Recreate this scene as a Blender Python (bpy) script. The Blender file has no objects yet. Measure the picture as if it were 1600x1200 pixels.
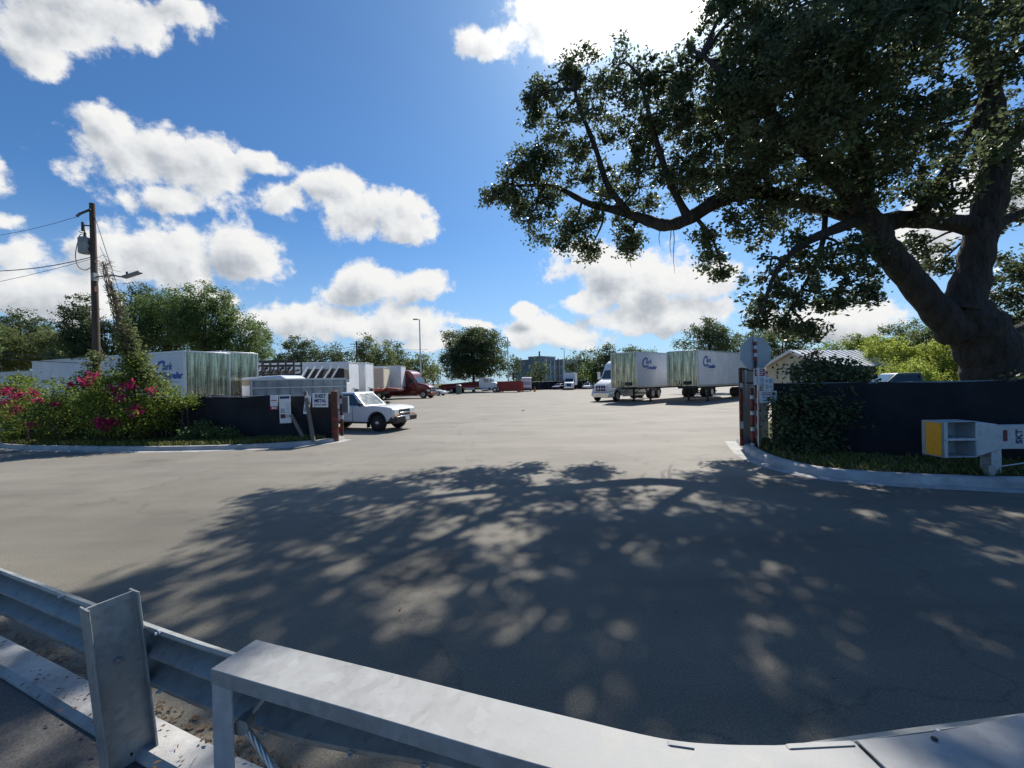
import bpy, math, random
import numpy as np
from mathutils import Vector, Matrix
rng = np.random.default_rng(11); random.seed(5)
S = bpy.context.scene
C = S.collection
R_ = math.radians
# ------------------------------------------------------------------ camera
CAM = Vector((0, 0, 2.0)); F = 650.0
ROT = Matrix.Rotation(R_(90 - .26), 3, 'X') @ Matrix.Rotation(R_(-1.2), 3, 'Z')
def ray(px, py): return ROT @ Vector(((px - 800) / F, (600 - py) / F, -1))
def gp(px, py, z=0.0):
    d = ray(px, py); return CAM + d * ((z - 2.0) / d.z)
def at(px, py, depth):
    d = ray(px, py); return CAM + d * (depth / d.y)
cd = bpy.data.cameras.new('camera'); cam = bpy.data.objects.new('camera', cd); C.objects.link(cam)
cam.matrix_world = Matrix.Translation(CAM) @ ROT.to_4x4()
cd.sensor_width = 36; cd.lens = 36 * F / 1600; cd.clip_start = .05; cd.clip_end = 6000
S.camera = cam
S.view_settings.view_transform = 'Standard'; S.view_settings.look = 'None'
S.view_settings.exposure = 0.52; S.view_settings.gamma = 1
try: S.cycles.use_denoising = True
except Exception: pass
S.cycles.max_bounces = 6; S.cycles.transparent_max_bounces = 8; S.cycles.caustics_reflective = False; S.cycles.caustics_refractive = False
SUN = ray(1062, -85).normalized()
# ------------------------------------------------------------------ tagging
def tag(o, label=None, cat=None, group=None, kind=None):
    if label: o['label'] = label
    if cat: o['category'] = cat
    if group: o['group'] = group
    if kind: o['kind'] = kind
    return o
def thing(name, label, cat, loc=(0, 0, 0), rz=0.0, group=None):
    o = bpy.data.objects.new(name, None); C.objects.link(o); o.empty_display_size = .3
    o.location = loc; o.rotation_euler = (0, 0, rz)
    return tag(o, label, cat, group)
def dup(o, loc=None, rz=None, label=None, parent=None):
    c = o.copy(); C.objects.link(c)
    if parent: c.parent = parent
    if loc is not None: c.location = loc
    if rz is not None: c.rotation_euler = (0, 0, rz)
    if label: c['label'] = label
    for ch in list(o.children): dup(ch, parent=c)
    return c
# ------------------------------------------------------------------ mesh builder
class MB:
    def __init__(s): s.v = []; s.f = []
    def add(s, vs, fs):
        b = len(s.v); s.v += [tuple(p) for p in vs]; s.f += [tuple(b + i for i in f) for f in fs]; return s
    def hexa(s, p):   # 0-3 bottom ring ccw, 4-7 top ring
        return s.add(p, [(3, 2, 1, 0), (4, 5, 6, 7), (0, 1, 5, 4), (1, 2, 6, 5), (2, 3, 7, 6), (3, 0, 4, 7)])
    def box(s, x0, x1, y0, y1, z0, z1):
        return s.hexa([(x0, y0, z0), (x1, y0, z0), (x1, y1, z0), (x0, y1, z0), (x0, y0, z1), (x1, y0, z1), (x1, y1, z1), (x0, y1, z1)])
    def obox(s, c, sx, sy, sz, rz=0, M=None):
        m = M or Matrix.Rotation(rz, 3, 'Z'); c = Vector(c)
        q = [(-1, -1, -1), (1, -1, -1), (1, 1, -1), (-1, 1, -1), (-1, -1, 1), (1, -1, 1), (1, 1, 1), (-1, 1, 1)]
        return s.hexa([c + m @ Vector((a * sx / 2, b * sy / 2, d * sz / 2)) for a, b, d in q])
    def beam(s, p, q, w, h, up=(0, 0, 1)):
        p = Vector(p); q = Vector(q); d = (q - p).normalized(); u = Vector(up)
        sd = d.cross(u)
        if sd.length < 1e-4: sd = Vector((1, 0, 0))
        sd.normalize(); u = sd.cross(d).normalized()
        r = []
        for c in (p, q):
            r += [c - sd * w / 2 - u * h / 2, c + sd * w / 2 - u * h / 2, c + sd * w / 2 + u * h / 2, c - sd * w / 2 + u * h / 2]
        return s.hexa(r)
    def prism(s, prof, y0, y1, k=1.0):   # profile in xz, extruded along y
        n = len(prof); vs = [(x, y0, z) for x, z in prof] + [(x, y1, z) for x, z in prof]
        return s.add(vs, [tuple(range(n)), tuple(range(2 * n - 1, n - 1, -1))] + [(i, n + i, n + (i + 1) % n, (i + 1) % n) for i in range(n)])
    def prismx(s, prof, x0, x1):         # profile in yz, along x
        n = len(prof); vs = [(x0, y, z) for y, z in prof] + [(x1, y, z) for y, z in prof]
        return s.add(vs, [tuple(range(n - 1, -1, -1)), tuple(range(n, 2 * n))] + [(i, (i + 1) % n, n + (i + 1) % n, n + i) for i in range(n)])
    def tube(s, pts, rad, n=8, cap=True):
        pts = [Vector(p) for p in pts]; m = len(pts)
        if not hasattr(rad, '__len__'): rad = [rad] * m
        b = len(s.v); up = None
        for i in range(m):
            d = (pts[min(i + 1, m - 1)] - pts[max(i - 1, 0)])
            d = d.normalized() if d.length > 1e-9 else Vector((0, 0, 1))
            if up is None:
                up = d.cross(Vector((0, 0, 1)) if abs(d.z) < .9 else Vector((1, 0, 0))).normalized()
            up = (up - d * up.dot(d)).normalized(); w = d.cross(up)
            for k in range(n):
                a = 2 * math.pi * k / n
                s.v.append(tuple(pts[i] + (up * math.cos(a) + w * math.sin(a)) * rad[i]))
        for i in range(m - 1):
            for k in range(n):
                k2 = (k + 1) % n
                s.f.append((b + i * n + k, b + i * n + k2, b + (i + 1) * n + k2, b + (i + 1) * n + k))
        if cap:
            s.f.append(tuple(b + k for k in range(n - 1, -1, -1))); s.f.append(tuple(b + (m - 1) * n + k for k in range(n)))
        return s
    def lathe(s, prof, c=(0, 0, 0), axis='z', n=20):  # prof: (r, h)
        c = Vector(c); b = len(s.v); m = len(prof)
        for r, h in prof:
            for k in range(n):
                a = 2 * math.pi * k / n; x, y = r * math.cos(a), r * math.sin(a)
                s.v.append(tuple(c + (Vector((x, y, h)) if axis == 'z' else Vector((x, h, y)) if axis == 'y' else Vector((h, x, y)))))
        for i in range(m - 1):
            for k in range(n):
                k2 = (k + 1) % n; s.f.append((b + i * n + k, b + i * n + k2, b + (i + 1) * n + k2, b + (i + 1) * n + k))
        s.f.append(tuple(b + k for k in range(n - 1, -1, -1))); s.f.append(tuple(b + (m - 1) * n + k for k in range(n)))
        return s
    def panel(s, a, b, c, d, off=.008, u0=0, u1=1, v0=0, v1=1, th=.02):  # thin plate on quad a(00) b(10) c(11) d(01), outward = (b-a)x(d-a)
        a, b, c, d = map(Vector, (a, b, c, d))
        P = lambda u, v: a * (1 - u) * (1 - v) + b * u * (1 - v) + c * u * v + d * (1 - u) * v
        n = (b - a).cross(d - a).normalized()
        q = [P(u0, v0), P(u1, v0), P(u1, v1), P(u0, v1)]
        return s.hexa([p + n * (off - th) for p in q] + [p + n * off for p in q])
    def build(s, name, mat, parent=None, bev=0, seg=2, smooth=False, fix=True):
        me = bpy.data.meshes.new(name); me.from_pydata(s.v, [], s.f)
        if fix:
            import bmesh
            bm = bmesh.new(); bm.from_mesh(me); bmesh.ops.recalc_face_normals(bm, faces=bm.faces); bm.to_mesh(me); bm.free()
        me.materials.append(mat)
        o = bpy.data.objects.new(name, me); C.objects.link(o)
        if parent: o.parent = parent
        if bev:
            md = o.modifiers.new('Bevel', 'BEVEL'); md.width = bev; md.segments = seg; md.limit_method = 'ANGLE'; md.angle_limit = R_(35)
        if smooth or bev:
            me.polygons.foreach_set('use_smooth', [True] * len(me.polygons))
            me.set_sharp_from_angle(angle=R_(40))
        return o
def quads_mesh(name, V, mat, parent=None, rnd=None):   # V: (N,4,3) numpy
    N = len(V); me = bpy.data.meshes.new(name)
    me.vertices.add(N * 4); me.loops.add(N * 4); me.polygons.add(N)
    me.vertices.foreach_set('co', V.reshape(-1).astype(np.float32))
    me.loops.foreach_set('vertex_index', np.arange(N * 4, dtype=np.int32))
    me.polygons.foreach_set('loop_start', np.arange(0, N * 4, 4, dtype=np.int32))
    if rnd is None: rnd = rng.random(N)
    at_ = me.attributes.new('rnd', 'FLOAT', 'FACE'); at_.data.foreach_set('value', rnd.astype(np.float32))
    me.update(calc_edges=True); me.materials.append(mat)
    o = bpy.data.objects.new(name, me); C.objects.link(o)
    if parent: o.parent = parent
    return o
def lettering(txt, size, mat, parent, loc, rot, name='lettering', ext=.004, shear=0, align='CENTER', bold=0, sx=1):
    cu = bpy.data.curves.new(name, 'FONT'); cu.body = txt; cu.size = size; cu.extrude = ext; cu.shear = shear
    cu.align_x = align; cu.align_y = 'CENTER'; cu.offset = bold; cu.resolution_u = 3
    t = bpy.data.objects.new('t', cu); C.objects.link(t)
    dg = bpy.context.evaluated_depsgraph_get(); me = bpy.data.meshes.new_from_object(t.evaluated_get(dg))
    bpy.data.objects.remove(t); bpy.data.curves.remove(cu)
    me.materials.clear(); me.materials.append(mat)
    o = bpy.data.objects.new(name, me); C.objects.link(o); o.parent = parent
    o.location = loc; o.rotation_euler = rot; o.scale = (sx, 1, 1)
    return o
# ------------------------------------------------------------------ materials
def nodes(name):
    m = bpy.data.materials.new(name); m.use_nodes = True
    nt = m.node_tree; return m, nt, nt.nodes['Principled BSDF']
def N(nt, t, **k):
    n = nt.nodes.new('ShaderNode' + t)
    for a, b in k.items():
        if a.startswith('i_'):
            key = a[2:]; key = int(key) if key.isdigit() else key.replace('_', ' ')
            n.inputs[key].default_value = b
        else: setattr(n, a, b)
    return n
def L(nt, a, b): nt.links.new(a, b)
def ramp(nt, fac, stops):
    r = nt.nodes.new('ShaderNodeValToRGB'); e = r.color_ramp.elements
    e[0].position, e[0].color = stops[0][0], (*stops[0][1], 1); e[1].position, e[1].color = stops[-1][0], (*stops[-1][1], 1)
    for p, c in stops[1:-1]:
        x = e.new(p); x.color = (*c, 1)
    L(nt, fac, r.inputs[0]); return r.outputs[0]
def pm(name, col, rough=.5, metal=0.0, var=.18, scale=3.0, bump=0.0, bscale=40, dirt=None, spec=.5, coat=0, stretch=(1, 1, 1), bdist=.02):
    m, nt, b = nodes(name)
    tc = N(nt, 'TexCoord'); mp = N(nt, 'Mapping'); mp.inputs['Scale'].default_value = stretch; L(nt, tc.outputs['Object'], mp.inputs[0])
    n = N(nt, 'TexNoise', i_Scale=scale, i_Detail=7.0, i_Roughness=.65); L(nt, mp.outputs[0], n.inputs['Vector'])
    lo = tuple(c * (1 - var) for c in col); hi = tuple(min(1, c * (1 + var)) for c in col)
    st = [(.3, lo), (.7, hi)]
    if dirt: st = [(.25, dirt), (.42, lo), (.7, hi)]
    L(nt, ramp(nt, n.outputs[0], st), b.inputs['Base Color'])
    b.inputs['Roughness'].default_value = rough; b.inputs['Metallic'].default_value = metal
    b.inputs['Specular IOR Level'].default_value = spec; b.inputs['Coat Weight'].default_value = coat
    rr = N(nt, 'MapRange'); L(nt, n.outputs[0], rr.inputs[0]); rr.inputs[3].default_value = max(0, rough - .1); rr.inputs[4].default_value = min(1, rough + .12)
    L(nt, rr.outputs[0], b.inputs['Roughness'])
    if bump:
        n2 = N(nt, 'TexNoise', i_Scale=bscale, i_Detail=5.0); L(nt, mp.outputs[0], n2.inputs['Vector'])
        bp = N(nt, 'Bump', i_Strength=bump, i_Distance=bdist); L(nt, n2.outputs[0], bp.inputs['Height']); L(nt, bp.outputs[0], b.inputs['Normal'])
    return m
def leafmat(name, cols, trans=.3, rough=.5, spec=.25):
    m, nt, b = nodes(name)
    a = N(nt, 'Attribute', attribute_name='rnd')
    ge = N(nt, 'NewGeometry'); nz = N(nt, 'TexNoise', i_Scale=.9, i_Detail=3.0); L(nt, ge.outputs['Position'], nz.inputs['Vector'])
    mx = N(nt, 'Math', operation='MULTIPLY_ADD', i_1=.55); L(nt, a.outputs['Fac'], mx.inputs[0])
    m2 = N(nt, 'Math', operation='MULTIPLY', i_1=.45); L(nt, nz.outputs[0], m2.inputs[0]); L(nt, m2.outputs[0], mx.inputs[2])
    st = [(i / max(1, len(cols) - 1) * .7 + .12, c) for i, c in enumerate(cols)]
    col = ramp(nt, mx.outputs[0], st)
    L(nt, col, b.inputs['Base Color']); b.inputs['Roughness'].default_value = rough; b.inputs['Specular IOR Level'].default_value = spec
    t = N(nt, 'BsdfTranslucent'); L(nt, col, t.inputs['Color'])
    ms = N(nt, 'MixShader', i_0=trans); L(nt, b.outputs[0], ms.inputs[1]); L(nt, t.outputs[0], ms.inputs[2])
    L(nt, ms.outputs[0], nt.nodes['Material Output'].inputs[0]); return m
M = {}
M['white'] = pm('white_paint', (.72, .73, .74), .35, var=.06, coat=.2, dirt=None)
M['white_side'] = pm('white_trailer_skin', (.66, .69, .73), .45, var=.08, scale=.9, dirt=(.52, .54, .56))
M['car_white'] = pm('white_car_paint', (.78, .79, .81), .22, var=.04, coat=.6)
M['maroon'] = pm('maroon_paint', (.17, .022, .014), .25, var=.2, scale=1.5, coat=.6)
M['red'] = pm('red_paint', (.30, .025, .02), .45, var=.25, scale=2)
M['darkred'] = pm('dark_red_paint', (.16, .018, .016), .5, var=.25, scale=2)
M['rust'] = pm('rusty_brown_steel', (.10, .035, .022), .75, var=.5, scale=9, bump=.3)
M['black'] = pm('black_rubber', (.014, .014, .015), .75, var=.3, scale=8)
M['dark'] = pm('dark_steel', (.03, .03, .033), .55, var=.35, scale=5)
M['chrome'] = pm('chrome', (.75, .76, .78), .16, metal=1, var=.08)
M['rim'] = pm('wheel_rim', (.5, .5, .52), .4, metal=.7, var=.15)
M['glass'] = pm('dark_glass', (.012, .016, .02), .05, var=.1, spec=.9)
M['screen'] = pm('windscreen_glass', (.05, .07, .08), .04, var=.2, spec=1.0)
M['lamp'] = pm('lamp_lens', (.75, .75, .7), .12, var=.05)
M['amber'] = pm('amber_lens', (.75, .28, .02), .3, var=.1)
M['yellow'] = pm('yellow_reflector', (.85, .36, .01), .45, var=.1, scale=12)
M['grey'] = pm('grey_painted_steel', (.22, .24, .26), .5, var=.2, scale=2.5)
M['greypanel'] = pm('weathered_grey_panel', (.30, .34, .37), .5, var=.22, scale=1.6, dirt=(.17, .18, .18))
M['alu'] = pm('dull_aluminium', (.55, .56, .57), .38, metal=.75, var=.12, scale=4)
M['wood'] = pm('weathered_wood_pole', (.095, .066, .05), .9, var=.4, scale=7, bump=.5, stretch=(1, 1, .12))
M['greywood'] = pm('grey_weathered_timber', (.17, .15, .12), .9, var=.3, scale=9, bump=.4, stretch=(1, 1, .15))
M['guard'] = pm('yellow_faded_guard', (.32, .25, .13), .7, var=.2, scale=8)
M['blue'] = pm('blue_lettering', (.02, .09, .35), .5, var=.1)
M['navy'] = pm('navy_lettering', (.012, .03, .12), .5, var=.1)
M['signwhite'] = pm('white_sign_board', (.72, .73, .74), .5, var=.05, scale=8)
M['signred'] = pm('red_sign_ink', (.42, .02, .03), .5, var=.08)
M['signgrey'] = pm('pale_grey_sign_ink', (.38, .42, .46), .5, var=.12)
M['maroonink'] = pm('maroon_sign_ink', (.12, .012, .03), .5, var=.1)
M['signback'] = pm('bare_sign_back', (.36, .40, .44), .45, metal=.4, var=.1, scale=5)
M['reflred'] = pm('red_reflective_tape', (.26, .02, .022), .4, var=.25, scale=20)
M['reflwhite'] = pm('white_reflective_tape', (.55, .56, .58), .4, var=.12, scale=20)
M['cream'] = pm('cream_wall', (.55, .5, .38), .85, var=.1, scale=2)
M['bldg'] = pm('grey_render', (.16, .19, .22), .85, var=.1, scale=.4)
M['bldg2'] = pm('pale_grey_render', (.30, .32, .34), .85, var=.1, scale=.4)
M['roofmetal'] = pm('pale_metal_roof', (.78, .78, .75), .4, metal=.2, var=.12, scale=3)
M['bark'] = pm('oak_bark', (.046, .039, .034), .95, var=.6, scale=5, bump=1.0, bscale=6, stretch=(1, 1, .35), bdist=.28)
M['fartrunk'] = pm('tree_trunk', (.07, .055, .042), .95, var=.4, scale=4)
M['orange'] = pm('orange_plastic', (.7, .14, .02), .5, var=.1)
M['bingreen'] = pm('grey_green_plastic', (.10, .13, .12), .55, var=.2)
M['concrete'] = pm('kerb_concrete', (.44, .435, .42), .9, var=.22, scale=2.2, bump=.25, bscale=60, dirt=(.22, .21, .20))
M['slate'] = pm('blue_grey_paint', (.09, .13, .15), .4, var=.1, coat=.3)
M['moss'] = pm('hanging_moss', (.16, .15, .11), .9, var=.3)
M['litter'] = pm('paper_litter', (.7, .7, .68), .8, var=.1)
# galvanised steel: spangled
def galv(name, base, rough, metal, sc, cmin=.8):
    m, nt, b = nodes(name)
    tc = N(nt, 'TexCoord')
    v = N(nt, 'TexVoronoi', i_Scale=sc); L(nt, tc.outputs['Object'], v.inputs['Vector'])
    n = N(nt, 'TexNoise', i_Scale=6.0, i_Detail=8.0, i_Roughness=.7); L(nt, tc.outputs['Object'], n.inputs['Vector'])
    bw = N(nt, 'RGBToBW'); L(nt, v.outputs['Color'], bw.inputs[0])
    ad = N(nt, 'Math', operation='MULTIPLY_ADD', i_1=.3); L(nt, bw.outputs[0], ad.inputs[0]); L(nt, n.outputs[0], ad.inputs[2])
    L(nt, ramp(nt, ad.outputs[0], [(.35, tuple(c * cmin for c in base)), (.62, base), (.85, tuple(min(1, c * 1.18) for c in base))]), b.inputs['Base Color'])
    b.inputs['Metallic'].default_value = metal
    rr = N(nt, 'MapRange'); L(nt, ad.outputs[0], rr.inputs[0]); rr.inputs[1].default_value = .3; rr.inputs[2].default_value = .9; rr.inputs[3].default_value = rough - .08; rr.inputs[4].default_value = rough + .14
    L(nt, rr.outputs[0], b.inputs['Roughness'])
    n3 = N(nt, 'TexNoise', i_Scale=90.0, i_Detail=3.0); L(nt, tc.outputs['Object'], n3.inputs['Vector'])
    bp = N(nt, 'Bump', i_Strength=.08, i_Distance=.005); L(nt, n3.outputs[0], bp.inputs['Height']); L(nt, bp.outputs[0], b.inputs['Normal'])
    return m
M['galv'] = galv('galvanised_steel', (.33, .345, .34), .45, .45, 30, .68)
M['galvtop'] = galv('bright_galvanised_steel', (.31, .315, .31), .62, .05, 22, .76)
M['galvend'] = galv('painted_galvanised_steel', (.44, .485, .52), .5, .35, 25)
# polished trailer nose: wavy vertical ribs, streaks of reflection painted into the colour
def polished(name, col):
    m, nt, b = nodes(name)
    tc = N(nt, 'TexCoord'); mp = N(nt, 'Mapping'); mp.inputs['Scale'].default_value = (1, 3.4, .22); L(nt, tc.outputs['Object'], mp.inputs[0])
    n = N(nt, 'TexNoise', i_Scale=2.2, i_Detail=5.0, i_Roughness=.62); L(nt, mp.outputs[0], n.inputs['Vector'])
    bp = N(nt, 'Bump', i_Strength=.5, i_Distance=.09); L(nt, n.outputs[0], bp.inputs['Height']); L(nt, bp.outputs[0], b.inputs['Normal'])
    b.inputs['Metallic'].default_value = 1; b.inputs['Roughness'].default_value = .07
    L(nt, ramp(nt, n.outputs[0], [(.36, tuple(c * .3 for c in col)), (.5, tuple(c * .7 for c in col)), (.66, tuple(c * 1.25 for c in col))]), b.inputs['Base Color'])
    return m
M['nose'] = polished('polished_steel_nose', (.50, .51, .39))
# privacy screen mesh fabric
def fabric():
    m, nt, b = nodes('dark_windscreen_fabric')
    tc = N(nt, 'TexCoord'); n = N(nt, 'TexNoise', i_Scale=1.3, i_Detail=8.0, i_Roughness=.7); L(nt, tc.outputs['Object'], n.inputs['Vector'])
    L(nt, ramp(nt, n.outputs[0], [(.3, (.016, .017, .020)), (.6, (.028, .029, .034)), (.8, (.045, .046, .048))]), b.inputs['Base Color'])
    w = N(nt, 'TexWave', i_Scale=18.0, i_Distortion=1.5, bands_direction='Z'); L(nt, tc.outputs['Object'], w.inputs['Vector'])
    bp = N(nt, 'Bump', i_Strength=.25, i_Distance=.01); L(nt, w.outputs[0], bp.inputs['Height']); L(nt, bp.outputs[0], b.inputs['Normal'])
    b.inputs['Roughness'].default_value = .85; b.inputs['Specular IOR Level'].default_value = .2
    return m
M['fabric'] = fabric()
# asphalt
def asphalt(name, dark, light, tint):
    m, nt, b = nodes(name)
    g = N(nt, 'NewGeometry'); P = g.outputs['Position']
    n1 = N(nt, 'TexNoise', i_Scale=.35, i_Detail=6.0, i_Roughness=.6); L(nt, P, n1.inputs['Vector'])
    n2 = N(nt, 'TexNoise', i_Scale=75.0, i_Detail=4.0, i_Roughness=.8); L(nt, P, n2.inputs['Vector'])
    mp = N(nt, 'Mapping'); mp.inputs['Scale'].default_value = (.12, .9, 1); mp.inputs['Rotation'].default_value = (0, 0, .25); L(nt, P, mp.inputs[0])
    n3 = N(nt, 'TexNoise', i_Scale=1.0, i_Detail=6.0, i_Roughness=.65); L(nt, mp.outputs[0], n3.inputs['Vector'])
    a = N(nt, 'Math', operation='MULTIPLY_ADD', i_1=.5); L(nt, n1.outputs[0], a.inputs[0])
    a2 = N(nt, 'Math', operation='MULTIPLY', i_1=.5); L(nt, n3.outputs[0], a2.inputs[0]); L(nt, a2.outputs[0], a.inputs[2])
    base = ramp(nt, a.outputs[0], [(.32, dark), (.5, tuple((x + y) / 2 for x, y in zip(dark, light))), (.68, light)])
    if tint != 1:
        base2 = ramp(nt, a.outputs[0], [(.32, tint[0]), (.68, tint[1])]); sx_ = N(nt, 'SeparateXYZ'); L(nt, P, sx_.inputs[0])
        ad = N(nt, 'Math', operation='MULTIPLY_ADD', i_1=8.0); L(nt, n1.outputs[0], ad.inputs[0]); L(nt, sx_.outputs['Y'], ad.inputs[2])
        mr = N(nt, 'MapRange', interpolation_type='SMOOTHSTEP'); L(nt, ad.outputs[0], mr.inputs[0]); mr.inputs[1].default_value = 8; mr.inputs[2].default_value = 18  # darker near, paler far: lot tone plus lens vignetting put into the colour
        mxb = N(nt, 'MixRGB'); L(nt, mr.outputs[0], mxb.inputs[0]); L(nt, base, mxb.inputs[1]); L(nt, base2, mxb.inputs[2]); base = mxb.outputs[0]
    fine = ramp(nt, n2.outputs[0], [(.3, (.40, .40, .42)), (.48, (.95, .95, .95)), (.62, (1.3, 1.28, 1.2)), (.72, (2.3, 2.2, 2.1))])
    mu = N(nt, 'MixRGB', blend_type='MULTIPLY', i_Fac=1.0); L(nt, base, mu.inputs[1]); L(nt, fine, mu.inputs[2])
    # hairline cracks and tar seams
    v = N(nt, 'TexVoronoi', feature='DISTANCE_TO_EDGE', i_Scale=.22); 
    wn = N(nt, 'TexNoise', i_Scale=1.1, i_Detail=5.0); L(nt, P, wn.inputs['Vector'])
    wm = N(nt, 'VectorMath', operation='MULTIPLY_ADD'); wm.inputs[1].default_value = (1.6, 1.6, 0); L(nt, wn.outputs['Color'], wm.inputs[0]); L(nt, P, wm.inputs[2])
    L(nt, wm.outputs[0], v.inputs['Vector'])
    cr = ramp(nt, v.outputs[0], [(0, (.72, .72, .72)), (.006, (1, 1, 1))])
    mu2 = N(nt, 'MixRGB', blend_type='MULTIPLY', i_Fac=.8); L(nt, mu.outputs[0], mu2.inputs[1]); L(nt, cr, mu2.inputs[2])
    # oil stains
    n5 = N(nt, 'TexNoise', i_Scale=.55, i_Detail=4.0); mp5 = N(nt, 'Mapping'); mp5.inputs['Location'].default_value = (31, 7, 0); L(nt, P, mp5.inputs[0]); L(nt, mp5.outputs[0], n5.inputs['Vector'])
    st = ramp(nt, n5.outputs[0], [(.62, (1, 1, 1)), (.74, (.72, .71, .7))])
    mu3 = N(nt, 'MixRGB', blend_type='MULTIPLY', i_Fac=.8); L(nt, mu2.outputs[0], mu3.inputs[1]); L(nt, st, mu3.inputs[2])
    L(nt, mu3.outputs[0], b.inputs['Base Color'])
    b.inputs['Roughness'].default_value = .8; b.inputs['Specular IOR Level'].default_value = .35
    bp = N(nt, 'Bump', i_Strength=.5, i_Distance=.006); L(nt, n2.outputs[0], bp.inputs['Height']); L(nt, bp.outputs[0], b.inputs['Normal'])
    return m
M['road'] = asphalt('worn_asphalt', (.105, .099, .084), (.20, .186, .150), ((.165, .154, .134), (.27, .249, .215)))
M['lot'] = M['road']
def soil(name, cols, sc=1.2):
    m, nt, b = nodes(name)
    g = N(nt, 'NewGeometry'); n = N(nt, 'TexNoise', i_Scale=sc, i_Detail=10.0, i_Roughness=.75); L(nt, g.outputs['Position'], n.inputs['Vector'])
    L(nt, ramp(nt, n.outputs[0], [(.3 + .4 * i / (len(cols) - 1), c) for i, c in enumerate(cols)]), b.inputs['Base Color'])
    b.inputs['Roughness'].default_value = .95; b.inputs['Specular IOR Level'].default_value = .1
    bp = N(nt, 'Bump', i_Strength=.7, i_Distance=.05); L(nt, n.outputs[0], bp.inputs['Height']); L(nt, bp.outputs[0], b.inputs['Normal'])
    return m
M['soil'] = soil('verge_soil', [(.05, .045, .03), (.09, .085, .045), (.07, .09, .03), (.15, .12, .08)], 2.5)
M['terrain'] = soil('grassy_ground', [(.05, .07, .025), (.09, .10, .04), (.14, .13, .07)], .3)
M['pave'] = asphalt('footway_asphalt', (.07, .07, .07), (.13, .125, .12), 1)
M['grass'] = leafmat('grass_blades', [(.05, .09, .02), (.11, .15, .035), (.22, .22, .07), (.30, .25, .11)], .3)
M['dryleaf'] = leafmat('dry_leaves', [(.05, .03, .02), (.12, .07, .035), (.22, .15, .08)], .1)
M['oak'] = leafmat('oak_leaves', [(.05, .066, .04), (.08, .105, .055), (.115, .145, .068), (.15, .185, .08)], .5, .42, .28)
M['leafA'] = leafmat('mid_green_leaves', [(.07, .11, .04), (.12, .18, .06), (.19, .255, .095)], .58)
M['leafB'] = leafmat('dark_green_leaves', [(.055, .08, .04), (.09, .125, .058), (.14, .18, .08)], .54)
M['leafC'] = leafmat('olive_green_leaves', [(.095, .12, .046), (.15, .185, .07), (.22, .26, .10)], .58)
M['leafY'] = leafmat('yellow_green_leaves', [(.16, .21, .035), (.30, .36, .06), (.44, .50, .12)], .6)
M['leafW'] = leafmat('bright_bush_leaves', [(.07, .11, .02), (.15, .21, .035), (.28, .34, .07)], .58)
M['leafV'] = leafmat('dull_vine_leaves', [(.045, .062, .028), (.075, .10, .042), (.12, .14, .06)], .3)
M['flower'] = leafmat('magenta_blossom', [(.25, .008, .06), (.48, .016, .13), (.62, .04, .22)], .4)
M['twig'] = pm('dry_twigs', (.16, .12, .08), .9, var=.3)
# ------------------------------------------------------------------ world: sky with cumulus
elev = math.asin(SUN.z); azi = math.atan2(SUN.x, SUN.y)
W = bpy.data.worlds.new('World'); S.world = W; W.use_nodes = True
nt = W.node_tree; bg = nt.nodes['Background']; STR = .080
sky = N(nt, 'TexSky', sky_type='NISHITA', sun_disc=False, sun_elevation=elev, sun_rotation=azi, altitude=0, air_density=1.0, dust_density=.6, ozone_density=2.5)
tc = N(nt, 'TexCoord'); sp = N(nt, 'SeparateXYZ'); L(nt, tc.outputs['Generated'], sp.inputs[0])
def stereo(d):
    d = d.normalized(); return (d.x / (1 + d.y), d.z / (1 + d.y))
den = N(nt, 'Math', operation='ADD', i_1=1.02); L(nt, sp.outputs['Y'], den.inputs[0])
du = N(nt, 'Math', operation='DIVIDE'); L(nt, sp.outputs['X'], du.inputs[0]); L(nt, den.outputs[0], du.inputs[1])
dv = N(nt, 'Math', operation='DIVIDE'); L(nt, sp.outputs['Z'], dv.inputs[0]); L(nt, den.outputs[0], dv.inputs[1])
uv = N(nt, 'CombineXYZ'); L(nt, du.outputs[0], uv.inputs[0]); L(nt, dv.outputs[0], uv.inputs[1])
# cumulus banks: (x, y, rx, ry) seen from the yard entrance, turned into sky directions
CL = [(150, 5, 230, 66), (100, 40, 150, 62), (75, 75, 75, 55), (290, 25, 75, 42), (10, 268, 55, 48),
      (235, 262, 150, 82), (205, 222, 95, 62), (315, 272, 95, 85), (270, 325, 100, 36),
      (575, 345, 125, 58), (515, 300, 62, 42), (625, 365, 80, 40), (445, 322, 55, 36), (430, 265, 42, 26),
      (385, 408, 120, 58), (270, 402, 140, 60), (165, 400, 80, 60), (665, 455, 66, 38), (570, 448, 80, 40),
      (600, 505, 180, 42), (470, 500, 100, 42), (90, 455, 150, 55), (50, 385, 60, 50),
      (850, 520, 150, 40), (940, 425, 130, 62), (1045, 450, 140, 58), (1010, 495, 170, 44),
      (870, 45, 150, 85), (760, 90, 60, 48), (1040, 15, 130, 70), (1290, 490, 160, 50), (1430, 385, 80, 70), (1550, 300, 120, 90),
      (820, 485, 40, 14), (740, 505, 60, 12), (330, 470, 70, 26), (700, 535, 90, 16), (30, 345, 70, 26), (905, 470, 60, 20)]
g = bpy.data.node_groups.new('cloud_density', 'ShaderNodeTree')
g.interface.new_socket('P', in_out='INPUT', socket_type='NodeSocketVector'); g.interface.new_socket('D', in_out='OUTPUT', socket_type='NodeSocketFloat')
gi = g.nodes.new('NodeGroupInput'); go = g.nodes.new('NodeGroupOutput')
w1 = N(g, 'TexNoise', i_Scale=7.0, i_Detail=4.0); L(g, gi.outputs[0], w1.inputs['Vector'])
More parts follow.
